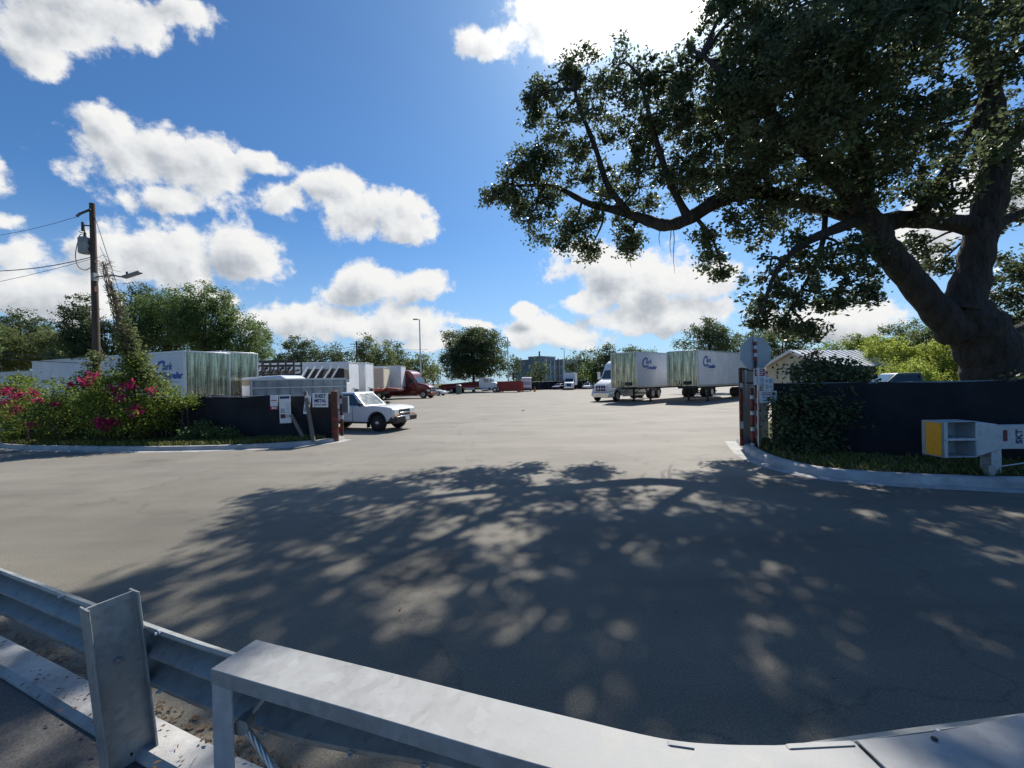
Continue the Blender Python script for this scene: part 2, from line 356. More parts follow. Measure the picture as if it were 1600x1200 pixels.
wa = N(g, 'VectorMath', operation='SUBTRACT'); wa.inputs[1].default_value = (.5, .5, .5); L(g, w1.outputs['Color'], wa.inputs[0])
wb = N(g, 'VectorMath', operation='MULTIPLY_ADD'); wb.inputs[1].default_value = (.075, .06, 0); L(g, wa.outputs[0], wb.inputs[0]); L(g, gi.outputs[0], wb.inputs[2])
prev = None
for px, py, rx, ry in CL:
    c = stereo(ray(px, py)); e = stereo(ray(px + 10, py)); f = stereo(ray(px, py + 10))
    ku = math.hypot(e[0] - c[0], e[1] - c[1]) / 10; kv = math.hypot(f[0] - c[0], f[1] - c[1]) / 10
    s_ = N(g, 'VectorMath', operation='SUBTRACT'); s_.inputs[1].default_value = (c[0], c[1], 0); L(g, wb.outputs[0], s_.inputs[0])
    m_ = N(g, 'VectorMath', operation='MULTIPLY'); m_.inputs[1].default_value = (1 / (rx * ku * .93), 1 / (ry * kv * .92), 0); L(g, s_.outputs[0], m_.inputs[0])
    l_ = N(g, 'VectorMath', operation='LENGTH'); L(g, m_.outputs[0], l_.inputs[0])
    if prev is None: prev = l_.outputs['Value']
    else:
        q = N(g, 'Math', operation='SMOOTH_MIN', i_2=.25); L(g, prev, q.inputs[0]); L(g, l_.outputs['Value'], q.inputs[1]); prev = q.outputs[0]
inv = N(g, 'Math', operation='SUBTRACT', i_0=1.0); L(g, prev, inv.inputs[1])
cl_ = N(g, 'Math', operation='MAXIMUM', i_1=-1.2); L(g, inv.outputs[0], cl_.inputs[0])
nz = N(g, 'TexNoise', i_Scale=15.0, i_Detail=10.0, i_Roughness=.66); L(g, gi.outputs[0], nz.inputs['Vector'])
vo = N(g, 'TexVoronoi', i_Scale=26.0); L(g, wb.outputs[0], vo.inputs['Vector'])
try: vo.inputs['Detail'].default_value = 2.5; vo.inputs['Roughness'].default_value = .55
except Exception: pass
t1 = N(g, 'Math', operation='MULTIPLY_ADD', i_1=2.25); L(g, nz.outputs[0], t1.inputs[0]); L(g, cl_.outputs[0], t1.inputs[2])
t2 = N(g, 'Math', operation='MULTIPLY_ADD', i_1=-.42); L(g, vo.outputs['Distance'], t2.inputs[0]); L(g, t1.outputs[0], t2.inputs[2])
t3 = N(g, 'Math', operation='ADD', i_1=-.90); L(g, t2.outputs[0], t3.inputs[0])
L(g, t3.outputs[0], go.inputs[0])
def grp(v):
    n = nt.nodes.new('ShaderNodeGroup'); n.node_tree = g; L(nt, v, n.inputs[0]); return n.outputs[0]
su = stereo(SUN)
D0 = grp(uv.outputs[0])
sd = N(nt, 'VectorMath', operation='SUBTRACT'); sd.inputs[0].default_value = (su[0], su[1], 0); L(nt, uv.outputs[0], sd.inputs[1])
nn = N(nt, 'VectorMath', operation='NORMALIZE'); L(nt, sd.outputs[0], nn.inputs[0])
of = N(nt, 'VectorMath', operation='MULTIPLY_ADD'); of.inputs[1].default_value = (.014, .024, 0); L(nt, nn.outputs[0], of.inputs[0]); L(nt, uv.outputs[0], of.inputs[2])
D1 = grp(of.outputs[0])
al = N(nt, 'MapRange', interpolation_type='SMOOTHSTEP'); L(nt, D0, al.inputs[0]); al.inputs[1].default_value = -.12; al.inputs[2].default_value = .26
df = N(nt, 'Math', operation='SUBTRACT'); L(nt, D0, df.inputs[0]); L(nt, D1, df.inputs[1])
th = N(nt, 'MapRange'); L(nt, D0, th.inputs[0]); th.inputs[1].default_value = .12; th.inputs[2].default_value = .95; th.inputs[3].default_value = .92; th.inputs[4].default_value = .44
lit = N(nt, 'Math', operation='MULTIPLY_ADD', i_1=.62); L(nt, df.outputs[0], lit.inputs[0]); L(nt, th.outputs[0], lit.inputs[2])
# glow of cloud and air close to the sun
dt = N(nt, 'VectorMath', operation='DOT_PRODUCT'); dt.inputs[1].default_value = SUN; L(nt, tc.outputs['Generated'], dt.inputs[0])
dm = N(nt, 'Math', operation='MAXIMUM', i_1=0.0); L(nt, dt.outputs['Value'], dm.inputs[0])
p1 = N(nt, 'Math', operation='POWER', i_1=40.0); L(nt, dm.outputs[0], p1.inputs[0])
p2 = N(nt, 'Math', operation='POWER', i_1=6.0); L(nt, dm.outputs[0], p2.inputs[0])
lt2 = N(nt, 'Math', operation='MULTIPLY_ADD', i_1=.8); L(nt, p1.outputs[0], lt2.inputs[0]); L(nt, lit.outputs[0], lt2.inputs[2])
ccol = ramp(nt, lt2.outputs[0], [(.25, (.36, .40, .46)), (.55, (.58, .62, .67)), (.8, (.86, .88, .90)), (1.0, (1.0, 1.0, .99))])
cs = N(nt, 'VectorMath', operation='SCALE'); L(nt, ccol, cs.inputs[0])
gl = N(nt, 'Math', operation='MULTIPLY_ADD', i_1=.7 / STR, i_2=.64 / STR); L(nt, p1.outputs[0], gl.inputs[0]); L(nt, gl.outputs[0], cs.inputs[3])
# slightly deeper blue, as the phone renders it
hs = N(nt, 'MixRGB', blend_type='MULTIPLY', i_Fac=1.0); L(nt, sky.outputs[0], hs.inputs[1]); hs.inputs[2].default_value = (.45, .765, 1.05, 1)
# pale haze towards the horizon and round the sun
hz = N(nt, 'MapRange', interpolation_type='SMOOTHSTEP'); L(nt, sp.outputs['Z'], hz.inputs[0]); hz.inputs[1].default_value = -.02; hz.inputs[2].default_value = .36; hz.inputs[3].default_value = .56; hz.inputs[4].default_value = 0
hz2 = N(nt, 'Math', operation='MULTIPLY_ADD', i_1=.60); L(nt, p1.outputs[0], hz2.inputs[0]); L(nt, hz.outputs[0], hz2.inputs[2])
hz3 = N(nt, 'Math', operation='MULTIPLY_ADD', i_1=.12); L(nt, p2.outputs[0], hz3.inputs[0]); L(nt, hz2.outputs[0], hz3.inputs[2]); hz3.use_clamp = True
mh = N(nt, 'MixRGB'); L(nt, hz3.outputs[0], mh.inputs[0]); L(nt, hs.outputs[0], mh.inputs[1]); mh.inputs[2].default_value = (.34 / STR, .45 / STR, .60 / STR, 1)
mc = N(nt, 'MixRGB'); L(nt, al.outputs[0], mc.inputs[0]); L(nt, mh.outputs[0], mc.inputs[1]); L(nt, cs.outputs[0], mc.inputs[2])
p3 = N(nt, 'Math', operation='POWER', i_1=90.0); L(nt, dm.outputs[0], p3.inputs[0])
p4_ = N(nt, 'Math', operation='MULTIPLY', i_1=.75 / STR); L(nt, p3.outputs[0], p4_.inputs[0])
gv = N(nt, 'VectorMath', operation='SCALE'); gv.inputs[0].default_value = (1, .97, .9); L(nt, p4_.outputs[0], gv.inputs[3])
ga = N(nt, 'VectorMath', operation='ADD'); L(nt, mc.outputs[0], ga.inputs[0]); L(nt, gv.outputs[0], ga.inputs[1])
L(nt, ga.outputs[0], bg.inputs[0]); bg.inputs[1].default_value = STR
W.cycles.sampling_method = 'MANUAL'; W.cycles.sample_map_resolution = 512
sl = bpy.data.lights.new('sun', 'SUN'); sl.energy = 4.6; sl.angle = R_(.53); sl.color = (1, .94, .85)
so = bpy.data.objects.new('sun', sl); C.objects.link(so); so.rotation_euler = SUN.to_track_quat('Z', 'Y').to_euler(); so.location = (0, 0, 30)
# ------------------------------------------------------------------ sweeps
def smooth_path(pts, k=6):
    P = [Vector(p) for p in pts]; out = []
    for i in range(len(P) - 1):
        a, b, c, d = P[max(i - 1, 0)], P[i], P[i + 1], P[min(i + 2, len(P) - 1)]
        for j in range(k):
            t = j / k
            out.append(.5 * ((2 * b) + (c - a) * t + (2 * a - 5 * b + 4 * c - d) * t * t + (3 * b - a - 3 * c + d) * t ** 3))
    return out + [P[-1]]
def normals2(P):
    r = []
    for i in range(len(P)):
        d = P[min(i + 1, len(P) - 1)] - P[max(i - 1, 0)]; r.append(Vector((-d.y, d.x, 0)).normalized())
    return r
def sweep(mb, P, prof, closed=False, z0=None):   # prof: (offset to the left of travel, z)
    nr = normals2(P); b = len(mb.v); m = len(prof)
    for p, n in zip(P, nr):
        for o, z in prof: mb.v.append((p.x + n.x * o, p.y + n.y * o, (p.z if z0 is None else z0) + z))
    for i in range(len(P) - 1):
        for k in range(m if closed else m - 1):
            k2 = (k + 1) % m; mb.f.append((b + i * m + k, b + i * m + k2, b + (i + 1) * m + k2, b + (i + 1) * m + k))
    if closed:
        mb.f.append(tuple(b + k for k in range(m))); mb.f.append(tuple(b + (len(P) - 1) * m + k for k in range(m - 1, -1, -1)))
    return mb
# ------------------------------------------------------------------ ground
def grid(x0, x1, y0, y1, z, nx=1, ny=1):
    m = MB()
    for i in range(nx + 1):
        for j in range(ny + 1): m.v.append((x0 + (x1 - x0) * i / nx, y0 + (y1 - y0) * j / ny, z))
    for i in range(nx):
        for j in range(ny): a = i * (ny + 1) + j; m.f.append((a, a + ny + 1, a + ny + 2, a + 1))
    return m
tag(grid(-2500, 2500, -800, 4000, -.03, 4, 4).build('ground', M['terrain'], fix=False), kind='structure')
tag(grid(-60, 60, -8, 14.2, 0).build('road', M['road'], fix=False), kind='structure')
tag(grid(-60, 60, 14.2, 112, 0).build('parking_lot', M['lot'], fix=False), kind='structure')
# left kerb and verge
KL = smooth_path([(-60, 30, 0), (-26, 19.0, 0), (-18.8, 15.2, 0), (-15.0, 14.1, 0), (-11.6, 13.55, 0), (-9.0, 13.55, 0), (-7.6, 13.85, 0), (-6.75, 14.35, 0), (-6.35, 14.85, 0), (-6.25, 15.4, 0)], 8)
kp = [(-.32, .004), (-.02, .012), (.0, .10), (.03, .135), (.16, .14), (.16, .02)]
mb = MB(); sweep(mb, KL, kp); tag(mb.build('kerb', M['concrete'], smooth=True), kind='structure')
mb = MB(); sweep(mb, KL[:-6], [(.158, .125), (.7, .13), (1.35, .10), (1.8, .02), (2.1, -.02)]); tag(mb.build('verge', M['soil'], smooth=True), kind='structure')
# right kerb and raised verge
KR = [gp(1152, 690), gp(1164, 704), gp(1183, 717), gp(1222, 731), gp(1290, 745.5), gp(1400, 754.5), gp(1500, 759.5), gp(1600, 763)]
e = KR[-1]; KR += [Vector((e.x + 3, e.y - .12, 0)), Vector((e.x + 9, e.y - .2, 0)), Vector((60, e.y, 0))]
KR = smooth_path(KR, 6)
kp2 = [(-.34, .004), (-.04, .012), (-.01, .12), (.03, .155), (.20, .16), (.20, .02)]
mb = MB(); sweep(mb, KR, kp2); tag(mb.build('kerb', M['concrete'], smooth=True), kind='structure')
nr = normals2(KR); inner = [p + n * .198 for p, n in zip(KR, nr)]
back = [(60, 60), (46, 50), (33, 38), (24, 31.5), (17, 25), (12, 19), (9, 15.2), (7.3, 12.6)]
mb = MB(); vs = [(p.x, p.y, .145) for p in inner] + [(x, y, .14) for x, y in back]; mb.add(vs, [tuple(range(len(vs)))])
vs2 = [(x, y, .14) for x, y in back] + [(inner[0].x, inner[0].y, .145)]
for i in range(len(vs2) - 1):
    a, b = vs2[i], vs2[i + 1]; mb.add([a, b, (b[0], b[1], -.02), (a[0], a[1], -.02)], [(0, 1, 2, 3)])
vo_ = mb.build('verge', M['soil']); tag(vo_, kind='structure')
# near kerb and footway under the guardrail
RL = [gp(-500, 700, .75) * 1.0, gp(0, 892, .75), gp(131, 948, .75), gp(362, 1024, .75)]
d0 = (RL[1] - RL[3]); d0.z = 0; d0.normalize()
RL = [RL[1] + d0 * 9.0, RL[1] + d0 * 6, RL[1] + d0 * 3.5, RL[1] + d0 * 1.5] + RL[1:]
RR = [gp(362, 1024, .75), gp(700, 1086, .75), gp(1000, 1160, .75), gp(1230, 1172, .75), gp(1600, 1124, .75)]
d1 = (RR[-1] - RR[-2]); d1.z = 0; d1.normalize()
rail = smooth_path([(p.x, p.y, 0) for p in RL[:-2] + [RL[-1]] + [RR[1], RR[2], RR[3], RR[4]]] + [tuple(Vector((RR[-1].x, RR[-1].y, 0)) + d1 * 6)], 8)
mb = MB(); sweep(mb, rail, [(.15, .006), (.14, .10), (.11, .125), (-.03, .13), (-.06, .1), (-.06, .0)]); ko = tag(mb.build('kerb', M['concrete'], smooth=True), kind='structure')
mb = MB(); P = rail; nr = normals2(P)
for p, n in zip(P, nr): a_ = p - n * .058; mb.v += [(a_.x, a_.y, .085), (a_.x, -8, .085)]
for i in range(len(P) - 1): mb.f.append((2 * i, 2 * i + 1, 2 * i + 3, 2 * i + 2))
tag(mb.build('footway', M['pave']), kind='structure')
# ------------------------------------------------------------------ leaf and tree builders
def leaf_quads(cent, size, wid=.5, up=0.0):
    n = len(cent); a = rng.normal(size=(n, 3)); a[:, 2] *= .7; a /= np.linalg.norm(a, axis=1)[:, None] + 1e-9
    if up: a[:, 2] = np.abs(a[:, 2]) * (1 - up) + up; a /= np.linalg.norm(a, axis=1)[:, None]
    b = np.cross(a, rng.normal(size=(n, 3))); b /= np.linalg.norm(b, axis=1)[:, None] + 1e-9
    s = size * (.65 + .7 * rng.random(n))[:, None]
    a = a * s * .5; b = b * s * .5 * wid
    return np.stack([cent - a, cent + b - a * .15, cent + a, cent - b - a * .15], axis=1)
def clump_points(c, rad, n_clump, per, sig, shell=.35):
    """points in small clumps scattered through an ellipsoid"""
    d = rng.normal(size=(n_clump, 3)); d /= np.linalg.norm(d, axis=1)[:, None]
    r = (shell + (1 - shell) * rng.random(n_clump) ** .6)[:, None]
    cc = np.array(c) + d * r * np.array(rad)
    k = np.maximum(4, rng.poisson(per, n_clump)); idx = np.repeat(np.arange(n_clump), k)
    ss = sig * (.6 + .8 * rng.random(n_clump))[idx][:, None]
    pts = cc[idx] + rng.normal(size=(len(idx), 3)) * ss * np.array([1, 1, .75])
    return cc, pts, np.clip(.5 + .2 * rng.normal(size=n_clump), 0, 1)[idx]
def limb(mb, pts, r0, r1, n=7, k=4):
    P = smooth_path(pts, k); m = len(P); mb.tube(P, [r0 + (r1 - r0) * (i / (m - 1)) ** .8 for i in range(m)], n)
def far_tree(label, px, top, bot, hw, depth, mat, group='trees round the yard', name='broadleaf_tree', nb=16, dens=.74, zbase=0.0, ls=None, category='tree', trunk=True, lean=0):
    ct = at(px, top, depth); cb = at(px, bot, depth); k = depth / F
    rx = hw * k; rz = max(.6, (ct.z - cb.z) / 2); cz = (ct.z + cb.z) / 2; cx, cy = ct.x, depth
    t = thing(name, label, category, (cx, cy, zbase), 0, group)
    s = ls or max(.10, .0044 * depth)
    V = []; Rn = []; tw = MB(); base = Vector((0, 0, 0)); mid = Vector((lean, 0, max(.3, (cz - rz * .55) - zbase)))
    tr = max(.1, .055 * rz + .05)
    limb(tw, [base, (base + mid) * .5 + Vector((random.uniform(-.1, .1), 0, 0)), mid, Vector((lean * 1.2, 0, cz - zbase))], tr, tr * .45, 8)
    for i in range(nb):
        th = 2.4 * i + random.random(); u = -0.85 + 1.85 * (i + .5) / nb
        rr = math.sqrt(max(0, 1 - u * u)); f = .5 + .28 * random.random()
        c = Vector((cx + rx * f * rr * math.cos(th), cy + rx * .8 * f * rr * math.sin(th), cz + rz * (.62 + .15 * random.random()) * u))
        br = (.30 + .20 * random.random())
        rad = (rx * br, rx * .85 * br, rz * br * .95)
        area = math.pi * rad[0] * rad[2]
        nl = dens * 2.6 * area / (s * s * .32)
        ncl = max(8, int(area / (s * s * 6)))
        ncl = min(ncl, 160)
        cc, pts, rn = clump_points(c, rad, ncl, nl / ncl, max(s * 1.2, min(rad) * .16))
        V.append(leaf_quads(pts - np.array((cx, cy, zbase)), s, .55)); Rn.append(rn * .6 + .4 * rng.random(len(pts)))
        if trunk: limb(tw, [mid * .85, mid * .5 + (c - Vector((cx, cy, zbase))) * .5 + Vector((0, 0, .2)), c - Vector((cx, cy, zbase))], tr * .32, .03, 5, 3)
    quads_mesh('crown' if category == 'tree' else 'foliage', np.concatenate(V), mat, t, np.concatenate(Rn))
    if trunk: tw.build('trunk' if category == 'tree' else 'stems', M['fartrunk'], t, smooth=True)
    return t
# ------------------------------------------------------------------ the great oak
TD = 13.6
OB = at(1562, 640, TD); oak = thing('oak_tree', 'huge spreading live oak with forked dark trunk and heart-shaped gap behind the right-hand fence', 'tree', (OB.x, OB.y, .14))
O0 = Vector(oak.location)
def op(px, py, d): return at(px, py, d) - O0
tk = MB()
def olimb(pts, radii, n=12, k=5):
    P = smooth_path([op(*p) for p in pts], k); m = len(P); q = len(radii) - 1; rd = []
    for i in range(m):
        x = i / (m - 1) * q; j = min(int(x), q - 1); rd.append((radii[j] * (1 - x + j) + radii[j + 1] * (x - j)) * (1 + .07 * math.sin(i * 1.9) + .04 * random.uniform(-1, 1)))
    tk.tube(P, rd, n); return P
LP = []
def addl(P, r): LP.extend([(p, r) for p in P])
P = olimb([(1578, 690, TD), (1566, 615, TD), (1545, 550, TD), (1518, 505, TD), (1500, 478, TD)], [1.0, .82, .80, .78, .55], 18)
P = olimb([(1500, 520, TD), (1456, 476, TD), (1414, 425, TD), (1380, 385, TD - .1), (1368, 355, TD - .2), (1348, 326, TD - .3)], [.58, .42, .38, .38, .36, .27], 14); addl(P[8:], 1)
P = olimb([(1500, 490, TD), (1519, 430, TD), (1532, 370, TD), (1550, 300, TD), (1556, 230, TD), (1548, 150, TD - .2), (1530, 70, TD - .4), (1520, -30, TD - .6)], [.64, .45, .43, .41, .35, .27, .2, .11], 14); addl(P[12:], 1)
P = olimb([(1366, 352, TD), (1410, 343, TD), (1465, 345, TD), (1520, 352, TD), (1545, 345, TD)], [.34, .27, .27, .30, .36], 10)
P = olimb([(1360, 345, TD), (1300, 325, TD + .3), (1240, 312, TD + .7), (1180, 300, TD + 1.1), (1125, 312, TD + 1.5), (1075, 342, TD + 1.8), (1040, 352, TD + 2), (1005, 342, TD + 2.2), (970, 330, TD + 2.4), (920, 318, TD + 2.6), (865, 292, TD + 2.9), (800, 290, TD + 3.1)], [.34, .27, .25, .24, .25, .23, .22, .2, .16, .12, .08, .04], 10); addl(P, 1)
P = olimb([(985, 335, TD + 2.3), (950, 290, TD + 2), (930, 230, TD + 1.8), (900, 150, TD + 1.6), (908, 118, TD + 1.5)], [.13, .11, .09, .06, .03], 8); addl(P, 1)
P = olimb([(1075, 340, TD + 1.8), (1045, 280, TD + 1.5), (1020, 200, TD + 1.2), (1000, 120, TD + 1)], [.15, .12, .09, .04], 8); addl(P, 1)
P = olimb([(1345, 325, TD - .3), (1290, 262, TD - .6), (1215, 190, TD - .8), (1140, 120, TD - .6), (1098, 88, TD - .4)], [.3, .24, .18, .12, .05], 9); addl(P, 1)
P = olimb([(1430, 345, TD - .2), (1470, 285, TD - .6), (1510, 220, TD - .9), (1540, 150, TD - 1.2), (1560, 60, TD - 1.4)], [.24, .2, .16, .12, .06], 9); addl(P, 1)
P = olimb([(1352, 335, TD - .2), (1350, 260, TD - .8), (1330, 180, TD - 1.4), (1320, 90, TD - 1.8), (1330, 0, TD - 2)], [.27, .22, .17, .12, .06], 9); addl(P, 1)
P = olimb([(1355, 340, TD), (1300, 360, TD - .6), (1250, 385, TD - 1), (1210, 430, TD - 1), (1190, 490, TD - .8)], [.2, .15, .11, .07, .03], 8); addl(P, 1)
P = olimb([(1552, 250, TD), (1600, 200, TD + .4), (1680, 140, TD + .8), (1780, 80, TD + 1)], [.3, .24, .18, .08], 9); addl(P, 1)
P = olimb([(1530, 375, TD), (1600, 330, TD + .3), (1690, 320, TD + .7), (1780, 340, TD + 1)], [.18, .15, .1, .04], 8); addl(P, 1)
P = olimb([(1540, 535, TD), (1600, 510, TD + .5), (1680, 470, TD + 1)], [.2, .15, .06], 8); addl(P, 1)
P = olimb([(1200, 302, TD + 1), (1195, 260, TD + .6), (1180, 210, TD + .2)], [.12, .09, .04], 7); addl(P, 1)
P = olimb([(1290, 322, TD + .3), (1285, 380, TD), (1265, 430, TD), (1235, 480, TD)], [.1, .08, .05, .03], 7); addl(P, 1)
BL = [(782, 302, 16.7, 34), (812, 325, 16.6, 32), (845, 345, 16.5, 38), (800, 275, 16.6, 30), (850, 285, 16.5, 48), (842, 232, 16.2, 36), (828, 258, 16, 25), (872, 185, 16, 46), (850, 140, 16, 26), (832, 165, 16, 24),
      (915, 122, 15.8, 40), (888, 116, 15.8, 26), (962, 106, 15.5, 38), (932, 178, 15.5, 52), (902, 245, 16, 42), (945, 282, 16, 40), (886, 362, 16.4, 32), (920, 392, 16.4, 20), (915, 345, 16.4, 34), (978, 362, 16.2, 28), (984, 388, 16.2, 13), (998, 292, 15.6, 44),
      (1000, 205, 15.2, 52), (1020, 126, 15, 44), (1062, 116, 15, 42), (1092, 90, 14.8, 44), (1078, 182, 14.8, 66), (1066, 268, 15, 52), (1136, 104, 14.5, 52), (1152, 198, 14.2, 72), (1146, 282, 14.6, 52), (1180, 342, 14.8, 48), (1112, 398, 15.3, 26), (1128, 428, 15.3, 14), (1098, 372, 15.3, 22),
      (1202, 428, 13.6, 42), (1186, 476, 13.4, 28), (1240, 462, 13.2, 46), (1222, 512, 13.4, 32), (1180, 500, 13.4, 16), (1252, 398, 12.8, 46), (1300, 402, 12.8, 46), (1330, 440, 13.2, 36), (1290, 476, 13.4, 26), (1345, 400, 13, 34), (1352, 465, 13.4, 18), (1270, 520, 13.5, 16),
      (1222, 32, 13.2, 62), (1200, 122, 13, 68), (1282, 62, 12.5, 66), (1282, 172, 12, 76), (1250, 272, 12.8, 60), (1332, 282, 12.4, 62), (1362, 182, 11.6, 76), (1400, 82, 11.4, 76), (1372, 12, 11.6, 60), (1422, 252, 12.2, 60), (1452, 152, 11.6, 74), (1482, 52, 11.5, 74), (1505, 275, 12.2, 50), (1470, 315, 12.6, 32),
      (1562, 102, 11.8, 70), (1585, 205, 12.5, 60), (1592, 28, 11.8, 60), (1598, 330, 15, 50), (1592, 425, 16, 52), (1562, 470, 16.6, 44), (1590, 500, 16, 34), (1440, 385, 15.5, 30), (1470, 410, 16.2, 28),
      (1175, 15, 13.6, 50), (1140, 5, 14, 34), (1300, -40, 12.6, 70), (1420, -60, 11.8, 80), (1540, -60, 11.8, 90), (1230, -60, 13, 56),
      (1700, 90, 13, 100), (1690, 250, 13.5, 90), (1690, 400, 15, 80), (1660, -60, 12.5, 100), (1800, 0, 13.5, 110), (1800, 200, 14, 110), (1330, -150, 12, 90), (1470, -170, 11.5, 100), (1620, -190, 12, 110), (1780, -160, 13, 110),
      # depth of the crown: boughs reaching back and forward
      (1120, 200, 17.5, 60), (1200, 230, 17.5, 66), (1290, 260, 17.5, 66), (1180, 120, 17, 60), (1380, 240, 17.5, 70), (1300, 130, 16.5, 66), (1440, 200, 17.5, 66), (1100, 280, 17.5, 40), (1240, 340, 17, 44), (1050, 200, 17, 50),
      (1340, 110, 10.2, 80), (1260, 90, 10.6, 76), (1380, 40, 10, 80), (1480, 0, 10, 80), (1200, 60, 11.6, 66), (1300, 210, 10.6, 64), (1220, 190, 11.4, 66), (1150, 150, 12.6, 60), (1180, 260, 13.2, 50)]
V = []; Rn = []; LPn = np.array([tuple(p) for p, r in LP])
for px, py, d, r in BL:
    c = op(px, py, d); rm = r * d / F
    cc, pts, rn = clump_points(c, (rm, rm * 1.15, rm * .92), int(8 + random.uniform(.75, 1.2) * (12 if px < 990 else 7 if (px < 1360 and py > 380) else 11 if px > 1390 else 15) * rm * rm), 60, .155, .1)
    V.append(leaf_quads(pts, .155, .52)); Rn.append(rn * .5 + .5 * rng.random(len(pts)))
    cn = np.array(tuple(c)); k = int(np.argmin(np.linalg.norm(LPn - cn, axis=1))); q = Vector(LPn[k])
    md = (q + Vector(c)) * .5 + Vector((random.uniform(-.3, .3), random.uniform(-.2, .2), random.uniform(.05, .4)))
    dist = (Vector(c) - q).length
    limb(tk, [q, md, c], min(.13, .04 + .02 * dist), .022, 6, 4)
    for t in range(0, min(len(cc), 9)):
        e_ = Vector(cc[t]); limb(tk, [c, (Vector(c) + e_) * .5 + Vector((random.uniform(-.1, .1), random.uniform(-.1, .1), .08)), e_], .02, .006, 4, 2)
quads_mesh('crown', np.concatenate(V), M['oak'], oak, np.concatenate(Rn))
tk.build('trunk', M['bark'], oak, smooth=True)
for px, py, d, ln in [(1052, 356, 15.4, 1.7), (1047, 352, 15.5, 1.2), (1030, 352, 15.6, .8), (985, 395, 16.2, .6), (1205, 330, 14.2, .8), (1375, 395, 13.5, 1.0), (1300, 350, 13.5, .9)]:
    p = op(px, py, d); Q = [p + Vector((.03 * math.sin(i * 1.3), .02 * math.cos(i), -ln * i / 6)) for i in range(7)]; MB().tube(Q, [.012, .018, .016, .014, .012, .009, .004], 5).build('hanging_moss', M['moss'], oak)
print('oak leaves', sum(len(v) for v in V))
# ------------------------------------------------------------------ vehicle kit
def wheel(root, x, y, r, w, rim=None, out=1):
    """tyre with a dished rim; out = side the rim faces"""
    mb = MB(); mb.lathe([(r * .62, -w / 2), (r * .9, -w / 2), (r, -w * .36), (r, w * .36), (r * .9, w / 2), (r * .62, w / 2)], (0, 0, 0), 'y', 24)
    o = mb.build('wheel', M['black'], root, smooth=True); o.location = (x, y, r)
    m2 = MB(); s = out
    m2.lathe([(r * .63, s * (w / 2 + .004)), (r * .6, s * (w / 2 + .012)), (r * .52, s * w * .34), (r * .3, s * w * .3), (r * .26, s * w * .46), (r * .12, s * w * .5)], (0, 0, 0), 'y', 20)
    m2.build('rim', rim or M['rim'], o, smooth=True)
    return o
def arc(cx, cz, r, n=8, a0=180, a1=0):
    return [(cx + r * math.cos(R_(a0 + (a1 - a0) * i / n)), cz + r * math.sin(R_(a0 + (a1 - a0) * i / n))) for i in range(n + 1)]
def heading(hx, hy): return math.atan2(hy, hx)
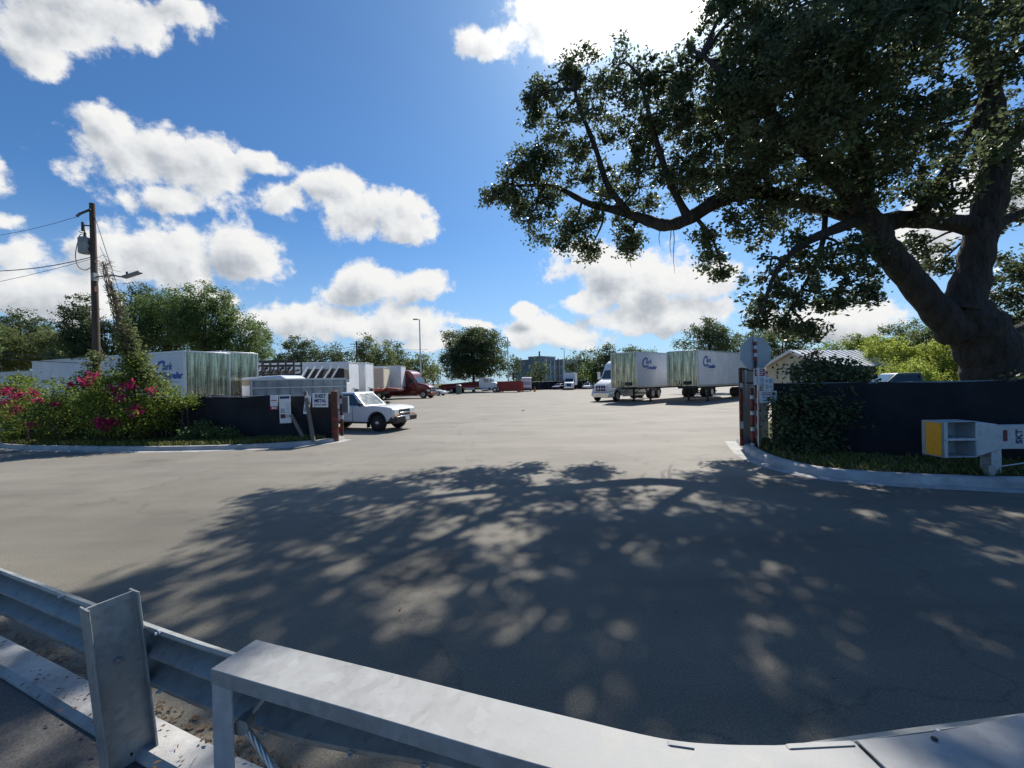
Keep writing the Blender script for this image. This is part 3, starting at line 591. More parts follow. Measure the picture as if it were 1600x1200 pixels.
# white pickup -------------------------------------------------------
def pickup(name, label, loc, rz, paint, group=None, plate=True):
    t = thing(name, label, 'pickup truck', loc, rz, group)
    prof = [(-2.36, .52), (-2.36, 1.04), (-.62, 1.05), (.80, 1.10), (1.35, 1.10), (1.95, 1.055), (2.2, 1.01), (2.3, .93), (2.33, .56), (2.0, .45)] + arc(1.5, .40, .42, 8, 0, 180) + [(1.0, .40), (-1.0, .40)] + arc(-1.45, .40, .42, 8, 0, 180) + [(-2.0, .48)]
    MB().prism(prof, -.86, .86).build('body', paint, t, bev=.055, seg=3)
    # greenhouse
    b0, b1, y0, z0, z1 = -.60, .86, .81, 1.06, 1.70; t0, t1, y1 = -.50, .18, .66
    q = [(b0, -y0, z0), (b1, -y0, z0), (b1, y0, z0), (b0, y0, z0), (t0, -y1, z1), (t1, -y1, z1), (t1, y1, z1), (t0, y1, z1)]
    MB().hexa(q).build('cab', paint, t, bev=.05, seg=3)
    MB().panel(q[1], q[2], q[6], q[5], .012, .07, .93, .10, .90).build('windshield', M['screen'], t)
    MB().panel(q[3], q[0], q[4], q[7], .012, .1, .9, .15, .85).build('rear_window', M['glass'], t)
    for s in (-1, 1):
        a = (b0, s * y0, z0); b = (b1, s * y0, z0); c = (t1, s * y1, z1); d = (t0, s * y1, z1)
        m = MB()
        if s < 0: m.panel(a, b, c, d, .012, .10, .86, .08, .86)
        else: m.panel(b, a, d, c, .012, .14, .90, .08, .86)
        m.build('side_window', M['glass'], t)
        ms = MB(); ms.obox((.78, s * .98, 1.16), .10, .2, .15); ms.build('mirror', M['dark'], t, bev=.02)
        dm = MB(); 
        dm.obox((.25, s * .864, .75), .012, .012, .62); dm.obox((-.66, s * .864, .75), .012, .012, .62); dm.obox((-.2, s * .866, .44), 1.0, .012, .014)
        dd = dm.build('door_seam', M['dark'], t)
        h = MB(); h.obox((-.45, s * .875, .93), .16, .03, .04); h.build('door_handle', M['dark'], t)
        hl = MB(); hl.hexa([(2.16, s * .62 - .2, .70), (2.345, s * .60 - .2, .70), (2.335, s * .60 + .2, .70), (2.10, s * .66 + .2, .70), (2.14, s * .62 - .2, .93), (2.33, s * .60 - .2, .93), (2.31, s * .60 + .2, .93), (2.04, s * .66 + .2, .95)]).build('headlight', M['lamp'], t, bev=.015)
        ts = MB(); ts.obox((2.25, s * .62, .665), .19, .46, .06).build('turn_signal', M['amber'], t, bev=.01)
        fl = MB(); fl.tube([Vector((x, s * .872, z)) for x, z in arc(1.5, .40, .45, 10)], .022, 6).build('wheel_arch', M['dark'], t)
        md = MB(); md.obox((.98, s * .74, .30), .02, .22, .28).build('mud_flap', M['black'], t)
    for x in (1.5, -1.45): MB().prism(arc(x, .40, .425, 10) + arc(x, .40, .39, 10, 0, 180), -.857, .857).prism(arc(x, .40, .388, 10), -.58, .58).build('wheel_well', M['black'], t)
    g = MB(); g.box(2.27, 2.337, -.40, .40, .67, .92); g.build('grille', M['dark'], t)
    gb = MB(); gb.box(2.33, 2.35, -.38, .38, .765, .80); gb.build('grille_bar', M['chrome'], t, bev=.006)
    bp = MB(); bp.hexa([(2.05, -.90, .40), (2.44, -.80, .42), (2.44, .80, .42), (2.05, .90, .40), (2.2, -.90, .62), (2.46, -.80, .62), (2.46, .80, .62), (2.2, .90, .62)]); bp.build('front_bumper', M['dark'], t, bev=.02)
    bt = MB(); bt.box(2.24, 2.455, -.80, .80, .622, .645); bt.build('bumper_top', M['chrome'], t, bev=.006)
    if plate: p_ = MB(); p_.box(2.462, 2.472, -.16, .16, .46, .60); p_.build('licence_plate', M['signwhite'], t)
    rb = MB(); rb.box(-2.5, -2.37, -.84, .84, .44, .62); rb.build('rear_bumper', M['chrome'], t, bev=.02)
    for x in (1.5, -1.45):
        for s in (-1, 1):
            wo = wheel(t, x, s * .74, .365, .24, M['dark'], s); MB().lathe([(.085, s * .10), (.08, s * .125), (.05, s * .14)], (0, 0, 0), 'y', 14).build('hub_cap', M['chrome'], wo, smooth=True)
    MB().box(-2.2, 2.1, -.5, .5, .3, .45).build('chassis', M['dark'], t)
    return t
fw = gp(592, 674)   # contact of the near front wheel
hx, hy = .95, -.31
rzp = heading(hx, hy); off = Matrix.Rotation(rzp, 3, 'Z') @ Vector((1.5, -.74, 0))
pk = pickup('pickup_truck', 'white pickup truck nosing out from behind the left gate post', (fw.x - off.x, fw.y - off.y, 0), rzp, M['car_white'])
# box trailer --------------------------------------------------------
def trailer(label, corner, rz, length, width=2.6, zf=1.25, zt=4.1, group='box trailers parked round the yard', logo=None, nose=None, side=None, wheels=True, legs=True, logo_side=-1, name='box_trailer'):
    """corner = centre of the nose on the ground; the trailer runs back along -x"""
    t = thing(name, label, 'trailer', corner, rz, group); w = width / 2; sd = side or M['white_side']
    MB().box(-length, -.03, -w, w, zf, zt).build('body', sd, t)
    fr = MB()
    for s in (-1, 1):
        fr.box(-.10, .02, s * w - .05, s * w + .05, zf - .02, zt + .03)
    fr.box(-.06, .03, -w + .05, w - .05, zt - .06, zt + .03)
    fr.build('corner_posts', M['alu'], t, bev=.01)
    nm = MB(); n = 14; vs = []
    nm.box(-.03, .0, -w + .05, w - .05, zf + .02, zt - .06)
    nm.build('nose_panel', nose or M['nose'], t)
    MB().box(.0, .14, .15, .75, zf + .12, zf + .42).build('coupling_box', M['dark'], t, bev=.02)
    for yy in (-.5, -.2): MB().tube([(.02, yy, zf + .5), (.16, yy, zf + .42), (.12, yy + .1, zf + .1), (.03, yy + .15, zf - .05)], .025, 6).build('air_hose', M['black'], t, smooth=True)
    br = MB()
    for s in (-1, 1):
        br.box(-length - .01, -.1, s * (w + .012) - .02, s * (w + .012) + .02, zf - .06, zf + .10)
        br.box(-length - .01, -.1, s * (w + .008) - .02, s * (w + .008) + .02, zt - .05, zt + .04)
    br.build('side_rail', M['alu'], t)
    rv = MB()
    k = int(length / 1.2)
    for i in range(1, k): rv.box(-length * i / k - .012, -length * i / k + .012, -w - .006, w + .006, zf + .1, zt - .05)
    rv.build('rivet_strips', sd, t)
    MB().box(-length, -.3, -.55, .55, zf - .22, zf - .06).build('chassis', M['dark'], t)
    if legs:
        for s in (-1, 1):
            lg = MB(); lg.box(-2.9, -2.76, s * .85 - .07, s * .85 + .07, .05, zf - .06); lg.obox((-2.83, s * .85, .03), .3, .3, .06); lg.beam((-2.83, s * .85, .7), (-3.9, s * .5, zf - .1), .06, .06)
            lg.build('landing_leg', M['dark'], t)
        MB().beam((-2.83, -.85, .75), (-2.83, .85, .75), .08, .1).build('leg_brace', M['dark'], t)
    if wheels:
        for x in (-length + 1.6, -length + 2.9):
            for s in (-1, 1): wheel(t, x, s * (w - .30), .5, .55, M['rim'], s)
        for s in (-1, 1): m_ = MB(); m_.box(-length + .72, -length + .74, s * .95 - .3, s * .95 + .3, .3, zf - .1); m_.build('mud_flap', M['black'], t)
        MB().box(-length + .02, -length + .12, -1.1, 1.1, .5, .62).build('rear_guard', M['dark'], t)
    for s in (-1, 1): MB().box(-.4, -.2, s * (w + .036) - .004, s * (w + .036) + .004, zf - .02, zf + .03).build('marker_lamp', M['amber'], t)
    if logo:
        s = logo_side; x0 = -1.6
        rot = (R_(90), 0, 0) if s < 0 else (R_(90), 0, R_(180)); y = s * (w + .012)
        d = 1 if s < 0 else -1
        xs = (lambda a: -length * 0 - logo - a * 1.0) if s > 0 else (lambda a: -logo + a)
        lettering('C', 1.25, M['blue'], t, (xs(-.55), y, zt - .95), rot, shear=.25, bold=.02)
        lettering('lark', .56, M['blue'], t, (xs(.18), y, zt - .82), rot, shear=.25, bold=.012)
        lettering('Transfer', .50, M['blue'], t, (xs(.62), y, zt - 1.33), rot, shear=.2, bold=.02)
        MB().box(min(xs(-.1), xs(1.3)), max(xs(-.1), xs(1.3)), y - .004, y + .004, zt - 1.70, zt - 1.66).build('lettering', M['signgrey'], t)
    return t
def trailer_at(label, pxL, pxR_, d, side_dir, L_, **k):
    """nose centre from the picture column between its two corners"""
    return None
G2 = 'box trailers with polished noses'
# right pair : nose right corner (near side), side runs away to the right
sd = Vector((.755, .656, 0)).normalized(); wd = Vector((-sd.y, sd.x, 0))
c2 = at(1090, 600, 34.0); c2.z = 0
trailer('white box trailer with green-gold mirror nose, nearest the stop sign', c2 + wd * 1.3, heading(-sd.x, -sd.y), 16.2, zf=1.36, zt=4.32, group=G2, logo=1.9, logo_side=1, legs=True)
c1 = at(995.5, 600, 35.4); c1.z = 0
trailer('white box trailer with dull green mirror nose, beside the white semi truck', c1 + wd * 1.3, heading(-sd.x, -sd.y), 16.2, zf=1.36, zt=4.36, group=G2, logo=1.7, logo_side=1)
# left pair: noses point right and a little towards us
sl_ = Vector((-.934, .356, 0)).normalized(); wl = Vector((.356, .934, 0))
c3 = at(290, 600, 22.8); c3.z = 0
trailer('long white box trailer behind the left bougainvillea with a mirror nose', c3 + wl * 1.3 * .94, heading(-sl_.x, -sl_.y), 16.0, width=2.44, zf=1.2, zt=4.08, group=G2, logo=1.75, logo_side=-1)
c4 = at(350, 600, 26.0); c4.z = 0
trailer('white box trailer with ribbed mirror nose tucked beside the long one', c4 + wl * 1.25 + Vector((-.2, 0, 0)), heading(-sl_.x, -sl_.y), 15.0, width=2.5, zf=1.2, zt=4.3, group=G2)
c5 = at(52, 600, 33); c5.z = 0
trailer('low white trailer at the far left end of the trailer row', c5 + wl * 1.3, heading(-sl_.x, -sl_.y), 12.0, zf=1.2, zt=3.7, group='plain white trailers at the back of the yard')
# plain trailers in the back row
GB = 'plain white trailers at the back of the yard'
for label, px, d, zt, ln, mt in [('white trailer end-on with a long dark roof edge, left of its pair', 545.5, 37.5, 4.12, 13.5, 'white_side'), ('white trailer end-on, right of its pair and half hidden', 571, 41.5, 4.25, 13.5, 'white_side'),
                            ('beige trailer close behind the maroon truck cab', 600, 52.5, 4.15, 10, 'cream'), ('white trailer showing just above the maroon sleeper roof', 627, 56, 4.5, 10, 'white_side')]:
    c = at(px, 600, d); tr = trailer(label, (c.x, c.y + 1.25, 0), 0, ln, width=2.5, zt=zt, group=GB, nose=M['white_side'] if mt != 'cream' else M['cream'], side=M[mt], wheels=True)
    if px == 545.5: MB().box(-13.5, -.15, -1.27, 1.27, zt + .042, zt + .075).build('roof_edge', M['dark'], tr)
# semi tractor -------------------------------------------------------
def tractor(name, label, loc, rz, paint, sleeper=True, group='truck tractors', roof=3.95, rear=True, fairing=True, bump=None):
    t = thing(name, label, 'truck', loc, rz, group); bk = -2.9 if sleeper else -.7
    if sleeper:
        prof = [(bk, .95), (bk, roof - .25), (bk + .5, roof - .02), (-.6, roof), (.25, roof - .12), (.85, roof - .42), (1.12, roof - .85), (1.20, 3.0), (1.78, 2.12), (1.78, .95)]
    else:
        prof = [(bk, .95), (bk, 2.92), (.9, 2.98), (1.15, 2.9), (1.72, 2.12), (1.78, .95)]
    w = 1.2
    MB().prism(prof, -w, w).build('cab', paint, t, bev=.10, seg=3)
    zr = 2.98 if sleeper else 2.88
    MB().panel((1.78, -1.08, 2.14), (1.78, 1.08, 2.14), (1.21, 1.02, zr), (1.21, -1.02, zr), .03, .02, .98, .02, .98, .06).build('windshield', M['screen'], t, bev=.01)
    hood = MB()
    hp = [(1.74, 1.0), (1.74, 2.16), (2.6, 1.98), (3.3, 1.72), (3.56, 1.45), (3.62, .95)]
    zs = [(1.74, .7, 2.16, 1.12), (2.5, .7, 2.0, 1.02), (3.25, .7, 1.74, .92), (3.55, .75, 1.48, .82), (3.62, .8, 1.1, .8)]
    for x, zb, zt_, hw in zs: hood.v += [(x, -hw, zb), (x, hw, zb), (x, hw, zt_ - .22), (x, hw * .78, zt_), (x, -hw * .78, zt_), (x, -hw, zt_ - .22)]
    m = 6
    for i in range(len(zs) - 1):
        for k in range(m): k2 = (k + 1) % m; hood.f.append((i * m + k, i * m + k2, (i + 1) * m + k2, (i + 1) * m + k))
    hood.f += [tuple(range(m - 1, -1, -1)), tuple((len(zs) - 1) * m + k for k in range(m))]
    hood.build('hood', paint, t, bev=.06, seg=3)
    for s in (-1, 1):
        a = arc(2.62, .52, .66, 10); a2 = arc(2.62, .52, .80, 10, 0, 180)
        MB().prism(a + a2, min(s * .78, s * 1.2), max(s * .78, s * 1.2)).build('fender', paint, t, bev=.03)
        MB().hexa([(3.2, s * .98 - .16, .95), (3.58, s * .84 - .12, .95), (3.52, s * .84 + .14, .95), (3.2, s * 1.05 + .1, .95), (3.15, s * .98 - .16, 1.2), (3.50, s * .84 - .12, 1.22), (3.44, s * .84 + .14, 1.2), (3.15, s * 1.05 + .1, 1.2)]).build('headlight', M['lamp'], t, bev=.02)
        MB().box(.38, 1.35, s * 1.205 - .012, s * 1.205 + .012, 2.16, 2.8).build('side_window', M['glass'], t, bev=.006)
        MB().box(.34, 1.5, s * 1.203 - .006, s * 1.203 + .006, 2.02, 2.06).build('door_trim', M['dark'], t)
        MB().box(.5, .7, s * 1.225 - .02, s * 1.225 + .02, 1.78, 1.83).build('door_handle', M['chrome'], t)
        if sleeper: MB().box(-2.1, -1.3, s * 1.205 - .012, s * 1.205 + .012, 2.25, 2.85).build('sleeper_window', M['glass'], t, bev=.006)
        MB().obox((1.55, s * 1.5, 2.45), .16, .28, .72).build('mirror', paint, t, bev=.04)
        MB().beam((1.5, s * 1.15, 2.5), (1.55, s * 1.45, 2.5), .05, .05).build('mirror_arm', M['dark'], t)
        if fairing and sleeper:
            MB().box(bk + .1, 1.7, s * 1.17 - .05, s * 1.17 + .05, .42, .97).build('side_skirt', paint, t, bev=.03)
            MB().box(.75, 1.6, s * 1.23 - .02, s * 1.23 + .02, .88, .96).build('step', M['chrome'], t)
        else:
            fc = MB(); fc.lathe([(.30, -.75), (.33, -.72), (.33, .72), (.30, .75)], (.6 if not sleeper else -.8, s * .95, .68), 'x', 16); fc.build('fuel_tank', M['chrome'], t, smooth=True)
        wheel(t, 2.62, s * 1.02, .52, .3, M['rim'], s)
        if rear:
            for x in (bk - 1.5, bk - 2.85): wheel(t, x, s * .95, .52, .6, M['rim'], s)
            ff = MB()
            MB().prism(arc(bk - 2.85, .52, .58, 6) + arc(bk - 2.85, .52, .62, 6, 0, 180), s * .95 - .3, s * .95 + .3).build('mud_guard', M['dark'], t)
    g = MB(); g.box(3.54, 3.66, -.58, .58, .92, 1.54); g.build('grille', M['chrome'], t, bev=.02)
    gs = MB()
    for i in range(4): gs.box(3.655, 3.68, -.52 + i * .27, -.52 + i * .27 + .21, .96, 1.18); gs.box(3.655, 3.68, -.52 + i * .27, -.52 + i * .27 + .21, 1.22, 1.5)
    gs.build('grille_slots', M['navy'], t)
    bp = MB(); bp.hexa([(3.2, -1.22, .38), (3.72, -.85, .38), (3.72, .85, .38), (3.2, 1.22, .38), (3.2, -1.22, .85), (3.75, -.85, .85), (3.75, .85, .85), (3.2, 1.22, .85)]); bp.build('front_bumper', bump or M['chrome'], t, bev=.05)
    fr = MB(); 
    for s in (-1, 1): fr.box(bk - 3.7, 3.2, s * .42 - .05, s * .42 + .05, .72, .98)
    fr.build('frame_rail', M['dark'], t)
    if rear:
        f5 = MB(); f5.obox((bk - 2.1, 0, 1.12), .95, .9, .12, M=Matrix.Rotation(-.12, 3, 'Y')); f5.build('fifth_wheel', M['dark'], t, bev=.03)
    if sleeper:
        for s in (-1, 1): ex = MB(); ex.tube([(bk - .18, s * .95, .9), (bk - .18, s * .95, 3.6)], .08, 10); ex.build('exhaust_stack', M['chrome'], t, smooth=True)
    return t
fw2 = gp(662, 622.5); rz2 = heading(.955, -.30); of2 = Matrix.Rotation(rz2, 3, 'Z') @ Vector((2.62, -1.02, 0))
tractor('semi_truck', 'maroon sleeper-cab semi truck facing right across the yard', (fw2.x - of2.x, fw2.y - of2.y, 0), rz2, M['maroon'], roof=4.05, bump=M['maroon'])
wt = at(930, 600, 39.0); rz3 = heading(-.70, -.714)
tractor('semi_truck', 'white semi truck with roof fairing half hidden behind the mirror-nosed trailer', (wt.x + .70 * 3.0 + .9, wt.y + .714 * 3.0 + .2, 0), rz3, M['white'], roof=4.0)
# red roll-off truck with white cab
ro = at(758, 600, 84); rz4 = heading(.96, -.28)
rt = tractor('roll_off_truck', 'white-cabbed roll-off truck with a long dark red bed', (ro.x - .2, ro.y, 0), rz4, M['white'], sleeper=False, rear=False, group='working trucks at the back of the yard')
b = MB(); b.box(-9.6, -.85, -1.2, 1.2, 1.05, 1.5); b.box(-9.6, -9.3, -1.2, 1.2, .6, 1.05); b.build('bed', M['red'], rt, bev=.04)
b = MB(); b.hexa([(-9.4, -.5, 1.5), (-1.2, -.5, 1.5), (-1.2, .5, 1.5), (-9.4, .5, 1.5), (-9.4, -.5, 1.75), (-1.2, -.5, 2.35), (-1.2, .5, 2.35), (-9.4, .5, 1.75)]); b.build('hoist', M['darkred'], rt, bev=.03)
MB().box(-3.6, -1.6, -1.24, -1.0, .62, 1.04).build('tool_box', M['white'], rt, bev=.02)
for x in (-5.3, -6.7):
    for s in (-1, 1): wheel(rt, x, s * .95, .52, .55, M['rim'], s)
# box truck facing us far down the yard
def box_truck(name, label, loc, rz, group):
    t = thing(name, label, 'truck', loc, rz, group)
    MB().box(-7.4, .1, -1.25, 1.25, 1.05, 3.85).build('cargo_box', M['white_side'], t, bev=.03)
    MB().prism([(.15, .6), (.15, 2.55), (1.3, 2.6), (1.95, 1.85), (2.9, 1.55), (3.05, 1.2), (3.05, .6)], -1.02, 1.02).build('cab', M['white'], t, bev=.09, seg=3)
    MB().panel((1.95, -.92, 1.87), (1.95, .92, 1.87), (1.36, .86, 2.52), (1.36, -.86, 2.52), .03).build('windshield', M['glass'], t)
    for s in (-1, 1):
        MB().box(.5, 1.35, s * 1.03 - .012, s * 1.03 + .012, 1.8, 2.4).build('side_window', M['glass'], t)
        MB().box(2.9, 3.09, s * .75 - .17, s * .75 + .17, .95, 1.2).build('headlight', M['lamp'], t, bev=.02)
        wheel(t, 2.1, s * .88, .45, .28, M['rim'], s); wheel(t, -4.8, s * .88, .45, .5, M['rim'], s)
        MB().obox((1.75, s * 1.25, 2.05), .12, .2, .45).build('mirror', M['dark'], t, bev=.02)
    MB().box(3.0, 3.09, -.5, .5, .82, 1.42).build('grille', M['navy'], t, bev=.02)
    MB().box(3.0, 3.2, -1.05, 1.05, .4, .72).build('front_bumper', M['chrome'], t, bev=.03)
    MB().box(-7.3, 2.5, -.5, .5, .55, .95).build('chassis', M['dark'], t)
    return t
bt = at(893, 600, 92); box_truck('box_truck', 'white box truck with dark grille facing down the yard, by the far tree line', (bt.x, bt.y + 2.6, 0), heading(-.22, -.975), 'working trucks at the back of the yard')
bt = at(925, 600, 108); box_truck('box_truck', 'grey-white truck mostly hidden between the silver car and the white semi', (bt.x + 1.2, bt.y + 3, 0), heading(-.55, -.835), 'working trucks at the back of the yard')
# small cars
def car(label, loc, rz, paint, name='parked_car', group='cars parked at the back'):
    t = thing(name, label, 'car', loc, rz, group)
    prof = [(-2.2, .35), (-2.25, .85), (-1.5, .95), (.9, .93), (1.9, .8), (2.2, .65), (2.2, .35)] + arc(1.35, .33, .36, 8, 0, 180) + arc(-1.3, .33, .36, 8, 0, 180)
    MB().prism(prof, -.86, .86).build('body', paint, t, bev=.07, seg=3)
    q = [(-1.6, -.78, .92), (1.05, -.78, .92), (1.05, .78, .92), (-1.6, .78, .92), (-.95, -.6, 1.45), (.25, -.6, 1.45), (.25, .6, 1.45), (-.95, .6, 1.45)]
    MB().hexa(q).build('cabin', paint, t, bev=.05)
    MB().panel(q[1], q[2], q[6], q[5], .012, .08, .92, .1, .9).build('windshield', M['glass'], t)
    MB().panel(q[3], q[0], q[4], q[7], .012, .08, .92, .1, .9).build('rear_window', M['glass'], t)
    for s in (-1, 1):
        m = MB()
        if s < 0: m.panel(q[0], q[1], q[5], q[4], .012, .14, .86, .12, .88)
        else: m.panel(q[2], q[3], q[7], q[6], .012, .14, .86, .12, .88)
        m.build('side_window', M['glass'], t)
        MB().obox((2.12, s * .62, .68), .16, .3, .12).build('headlight', M['lamp'], t, bev=.02)
        for x in (1.35, -1.3): wheel(t, x, s * .76, .33, .2, M['rim'], s)
    return t
c = at(918, 600, 98); car('silver-white car beside the far box truck', (c.x, c.y, 0), heading(-.35, -.94), M['white'])
c = at(686, 600, 70); car('white car with only its nose showing past the maroon truck', (c.x - .9, c.y, 0), heading(.93, -.36), M['car_white'])
c = at(703, 600, 92); car('red car parked under the big dark tree', (c.x, c.y, 0), heading(-.95, -.3), M['red'])
c = at(874, 600, 99); car('small dark blue car left of the far box truck', (c.x, c.y, 0), heading(-.6, -.8), M['navy'])
# red low flatbed behind the pickup
ft = at(578, 600, 49); t = thing('flatbed_trailer', 'dark red low flatbed trailer behind the white pickup', 'trailer', (ft.x, ft.y, 0), heading(.96, -.28))
b = MB(); b.box(-4.6, 2.4, -1.25, 1.25, 1.28, 1.55); b.build('deck', M['red'], t, bev=.02)
b = MB(); b.hexa([(2.4, -.6, 1.25), (4.1, -.6, 1.25), (4.1, .6, 1.25), (2.4, .6, 1.25), (2.4, -.6, 1.7), (4.1, -.6, 1.5), (4.1, .6, 1.5), (2.4, .6, 1.7)]); b.build('gooseneck', M['darkred'], t, bev=.03)
b = MB(); b.box(-4.6, 2.2, -.5, .5, .95, 1.27); b.build('chassis', M['dark'], t)
for x in (-2.6, -3.7):
    for s in (-1, 1): wheel(t, x, s * .95, .42, .4, M['rim'], s)
for x in (-3.0, 0.2, 2.0):
    b = MB(); b.obox((x, -1.28, 1.62), .1, .08, .16); b.build('stake_pocket', M['signwhite'] if x > 0 else M['darkred'], t)
# grey panelled dumper body behind the left fence
p0 = at(394, 600, 20.2); p1 = at(540, 600, 22.6)
dirv = Vector((p1.x - p0.x, p1.y - p0.y, 0)); ln = dirv.length; rzd = heading(dirv.x, dirv.y)
t = thing('waste_container', 'long grey panelled steel container behind the signed fence', 'container', (p0.x, p0.y, 0), rzd)
MB().box(0, ln, 0, 2.2, .25, 2.34).build('body', M['greypanel'], t)
MB().box(.06, ln - .06, .06, 2.14, 2.345, 2.36).build('cover', M['dark'], t)
rb = MB()
for i in range(9): rb.box(.05 + (ln - .15) * i / 8, .11 + (ln - .15) * i / 8, -.035, .0, .25, 2.33)
rb.build('ribs', M['grey'], t)
rl = MB(); rl.box(0, ln, -.06, 0, 2.335, 2.42); rl.box(-.04, 0, -.04, 2.2, .25, 2.42); rl.box(ln, ln + .05, -.06, 2.2, .25, 2.42); rl.box(.0, ln, -.045, -.002, 1.95, 2.0); rl.build('top_rail', M['alu'], t)
# white van roof
v = at(440, 600, 26.5); t = thing('white_van', 'white van with a rounded nose, seen over the grey container', 'van', (v.x, v.y, 0), heading(.975, -.2))
MB().prism([(-2.1, .5), (-2.1, 2.62), (.7, 2.72), (1.15, 2.5), (1.5, 1.7), (2.0, 1.5), (2.1, .5)], -.98, .98).build('body', M['car_white'], t, bev=.12, seg=3)
MB().panel((1.48, -.8, 1.75), (1.48, .8, 1.75), (1.18, .75, 2.42), (1.18, -.75, 2.42), .03).build('windshield', M['glass'], t)
MB().box(-2.0, .55, -1.0, -.985, 2.12, 2.5).build('side_window', pm('tan_curtained_window', (.30, .25, .18), .3, var=.2), t)
MB().box(.65, 1.0, -1.0, -.985, 1.85, 2.35).build('side_window', M['glass'], t)
for x in (-1.3, 1.3):
    for s in (-1, 1): wheel(t, x, s * .86, .36, .22, M['rim'], s)
# black pallet rack
r0 = at(398, 600, 31); t = thing('steel_rack', 'black steel storage rack between the mirror-nosed trailer and the white van', 'rack', (r0.x, r0.y, 0), 0)
b = MB(); wv = 2.95
for i in range(6):
    for y in (0, 1.1): b.box(wv * i / 5 - .05, wv * i / 5 + .05, y - .05, y + .05, 0, 3.95)
for z in (.6, 1.45, 2.3, 2.95, 3.6, 3.93): b.box(-.05, wv + .05, -.062, -.052, z - .06, z + .06); b.box(-.05, wv + .05, 1.152, 1.162, z - .06, z + .06)
b.build('frame', M['black'], t)
b = MB()
for z in (1.6, 2.42, 3.08):
    for i in range(10): b.beam((.15 + i * .29, -.02, z), (.15 + i * .29 + random.uniform(-.1, .1), 1.0, z + random.uniform(.1, .5)), .17, .12); b.beam((.1 + i * .29, .1, z + .05), (.3 + i * .29, .12, z + random.uniform(.3, .6)), .06, .06)
b.build('stored_parts', M['black'], t)
MB().box(-.02, .08, -.2, -.1, 0, 4.0).build('corner_post', M['alu'], t)
# slanted frame rack on a low white flat truck
q0 = at(474, 600, 30); t = thing('equipment_rack', 'row of slanted white frames holding dark panels in front of the end-on trailers', 'rack', (q0.x, q0.y, 0), .02)
for i in range(5):
    b = MB(); x = i * .52 + (0.0 if i < 3 else .12)
    b.beam((x, -.75, 2.35), (x + .58, -.5, 3.40), .085, .085); b.beam((x, -.75, 1.5), (x, -.75, 2.40), .07, .07); b.beam((x + .02, -.7, 2.3), (x + .02, .5, 2.3), .05, .05)
    b.build('slanted_frame', M['white'], t)
    pb = MB(); pb.hexa([(x + .1, -.5, 2.42), (x + .46, -.5, 2.42), (x + .46, .6, 2.42), (x + .1, .6, 2.42), (x + .42, -.1, 3.25), (x + .56, -.1, 3.25), (x + .56, .6, 3.25), (x + .42, .6, 3.25)]); pb.build('dark_panel', M['black'], t)
b = MB(); b.hexa([(2.6, -.6, 2.4), (3.15, -.6, 2.5), (3.15, .5, 2.5), (2.6, .5, 2.4), (2.6, -.4, 3.28), (3.1, -.4, 3.22), (3.1, .5, 3.22), (2.6, .5, 3.28)]); b.build('dark_panel', M['black'], t, bev=.05)
b = MB(); b.box(-.15, 3.0, -.9, .9, 1.45, 2.22); b.build('base_box', M['white_side'], t, bev=.04)
b = MB(); b.box(-.1, 2.9, -.8, .8, 0, 1.44); b.build('stand', M['grey'], t)
c = at(505, 600, 28.2); car_ = thing('white_camper', 'small white vehicle with a glinting rounded roof end', 'van', (c.x - .5, c.y, 0), heading(.99, -.1))
MB().prism([(-1.4, .4), (-1.4, 2.3), (.9, 2.42), (1.25, 2.28), (1.6, 1.6), (1.7, .4)], -.85, .85).build('body', M['car_white'], car_, bev=.14, seg=4)
MB().panel((1.58, -.7, 1.66), (1.58, .7, 1.66), (1.3, .66, 2.2), (1.3, -.66, 2.2), .03).build('windshield', M['glass'], car_)
MB().box(-1.2, .8, -.87, -.855, 1.6, 2.1).build('side_window', M['glass'], car_)
for x in (-.8, 1.0):
    for s in (-1, 1): wheel(car_, x, s * .74, .32, .2, M['rim'], s)
# red dumpster, barrel, cone, van end
d0_ = at(776, 600, 82); t = thing('red_dumpster', 'long red ribbed roll-off dumpster beside the white cab', 'dumpster', (d0_.x + .1, d0_.y, 0), heading(.97, -.25))
MB().box(0, 4.7, 0, 2.3, .25, 2.05).build('body', M['red'], t)
b = MB()
for i in range(9): b.box(i * .575, i * .575 + .1, -.09, 0, .25, 2.0)
for i in range(4): b.box(4.7, 4.79, .1 + i * .65, .22 + i * .65, .25, 2.0)
b.build('ribs', M['red'], t)
b = MB(); b.box(-.05, 4.8, -.12, -.0, 2.05, 2.18); b.box(-.05, 4.8, 2.3, 2.4, 2.05, 2.18); b.box(4.7, 4.82, 0, 2.3, 2.05, 2.18); b.build('rim_rail', M['darkred'], t, bev=.02)
b = MB(); 
for x in (.6, 4.1):
    for y in (.4, 1.9): b.lathe([(.13, -.1), (.13, .1)], (x, y, .14), 'y', 12)
b.build('rollers', M['dark'], t)
c = gp(717, 616); t = thing('trash_barrel', 'grey-green barrel standing alone in the yard', 'barrel', (c.x, c.y, 0), 0)
MB().lathe([(.42, 0), (.46, .1), (.5, .75), (.53, 1.45), (.5, 1.47)], (0, 0, 0), 'z', 20).build('barrel_body', M['bingreen'], t, smooth=True)
MB().lathe([(.55, 1.47), (.55, 1.55), (.35, 1.75), (.08, 1.80)], (0, 0, 0), 'z', 20).build('lid', M['bingreen'], t, smooth=True)
c = gp(835.5, 612); t = thing('traffic_cone', 'tiny orange traffic cone near the dark back fence', 'cone', (c.x, c.y, 0), 0)
MB().lathe([(.26, .03), (.16, .45), (.06, .95), (.05, .97)], (0, 0, 0), 'z', 14).build('cone_body', M['orange'], t, smooth=True)
MB().obox((0, 0, .015), .62, .62, .03).build('base', M['dark'], t)
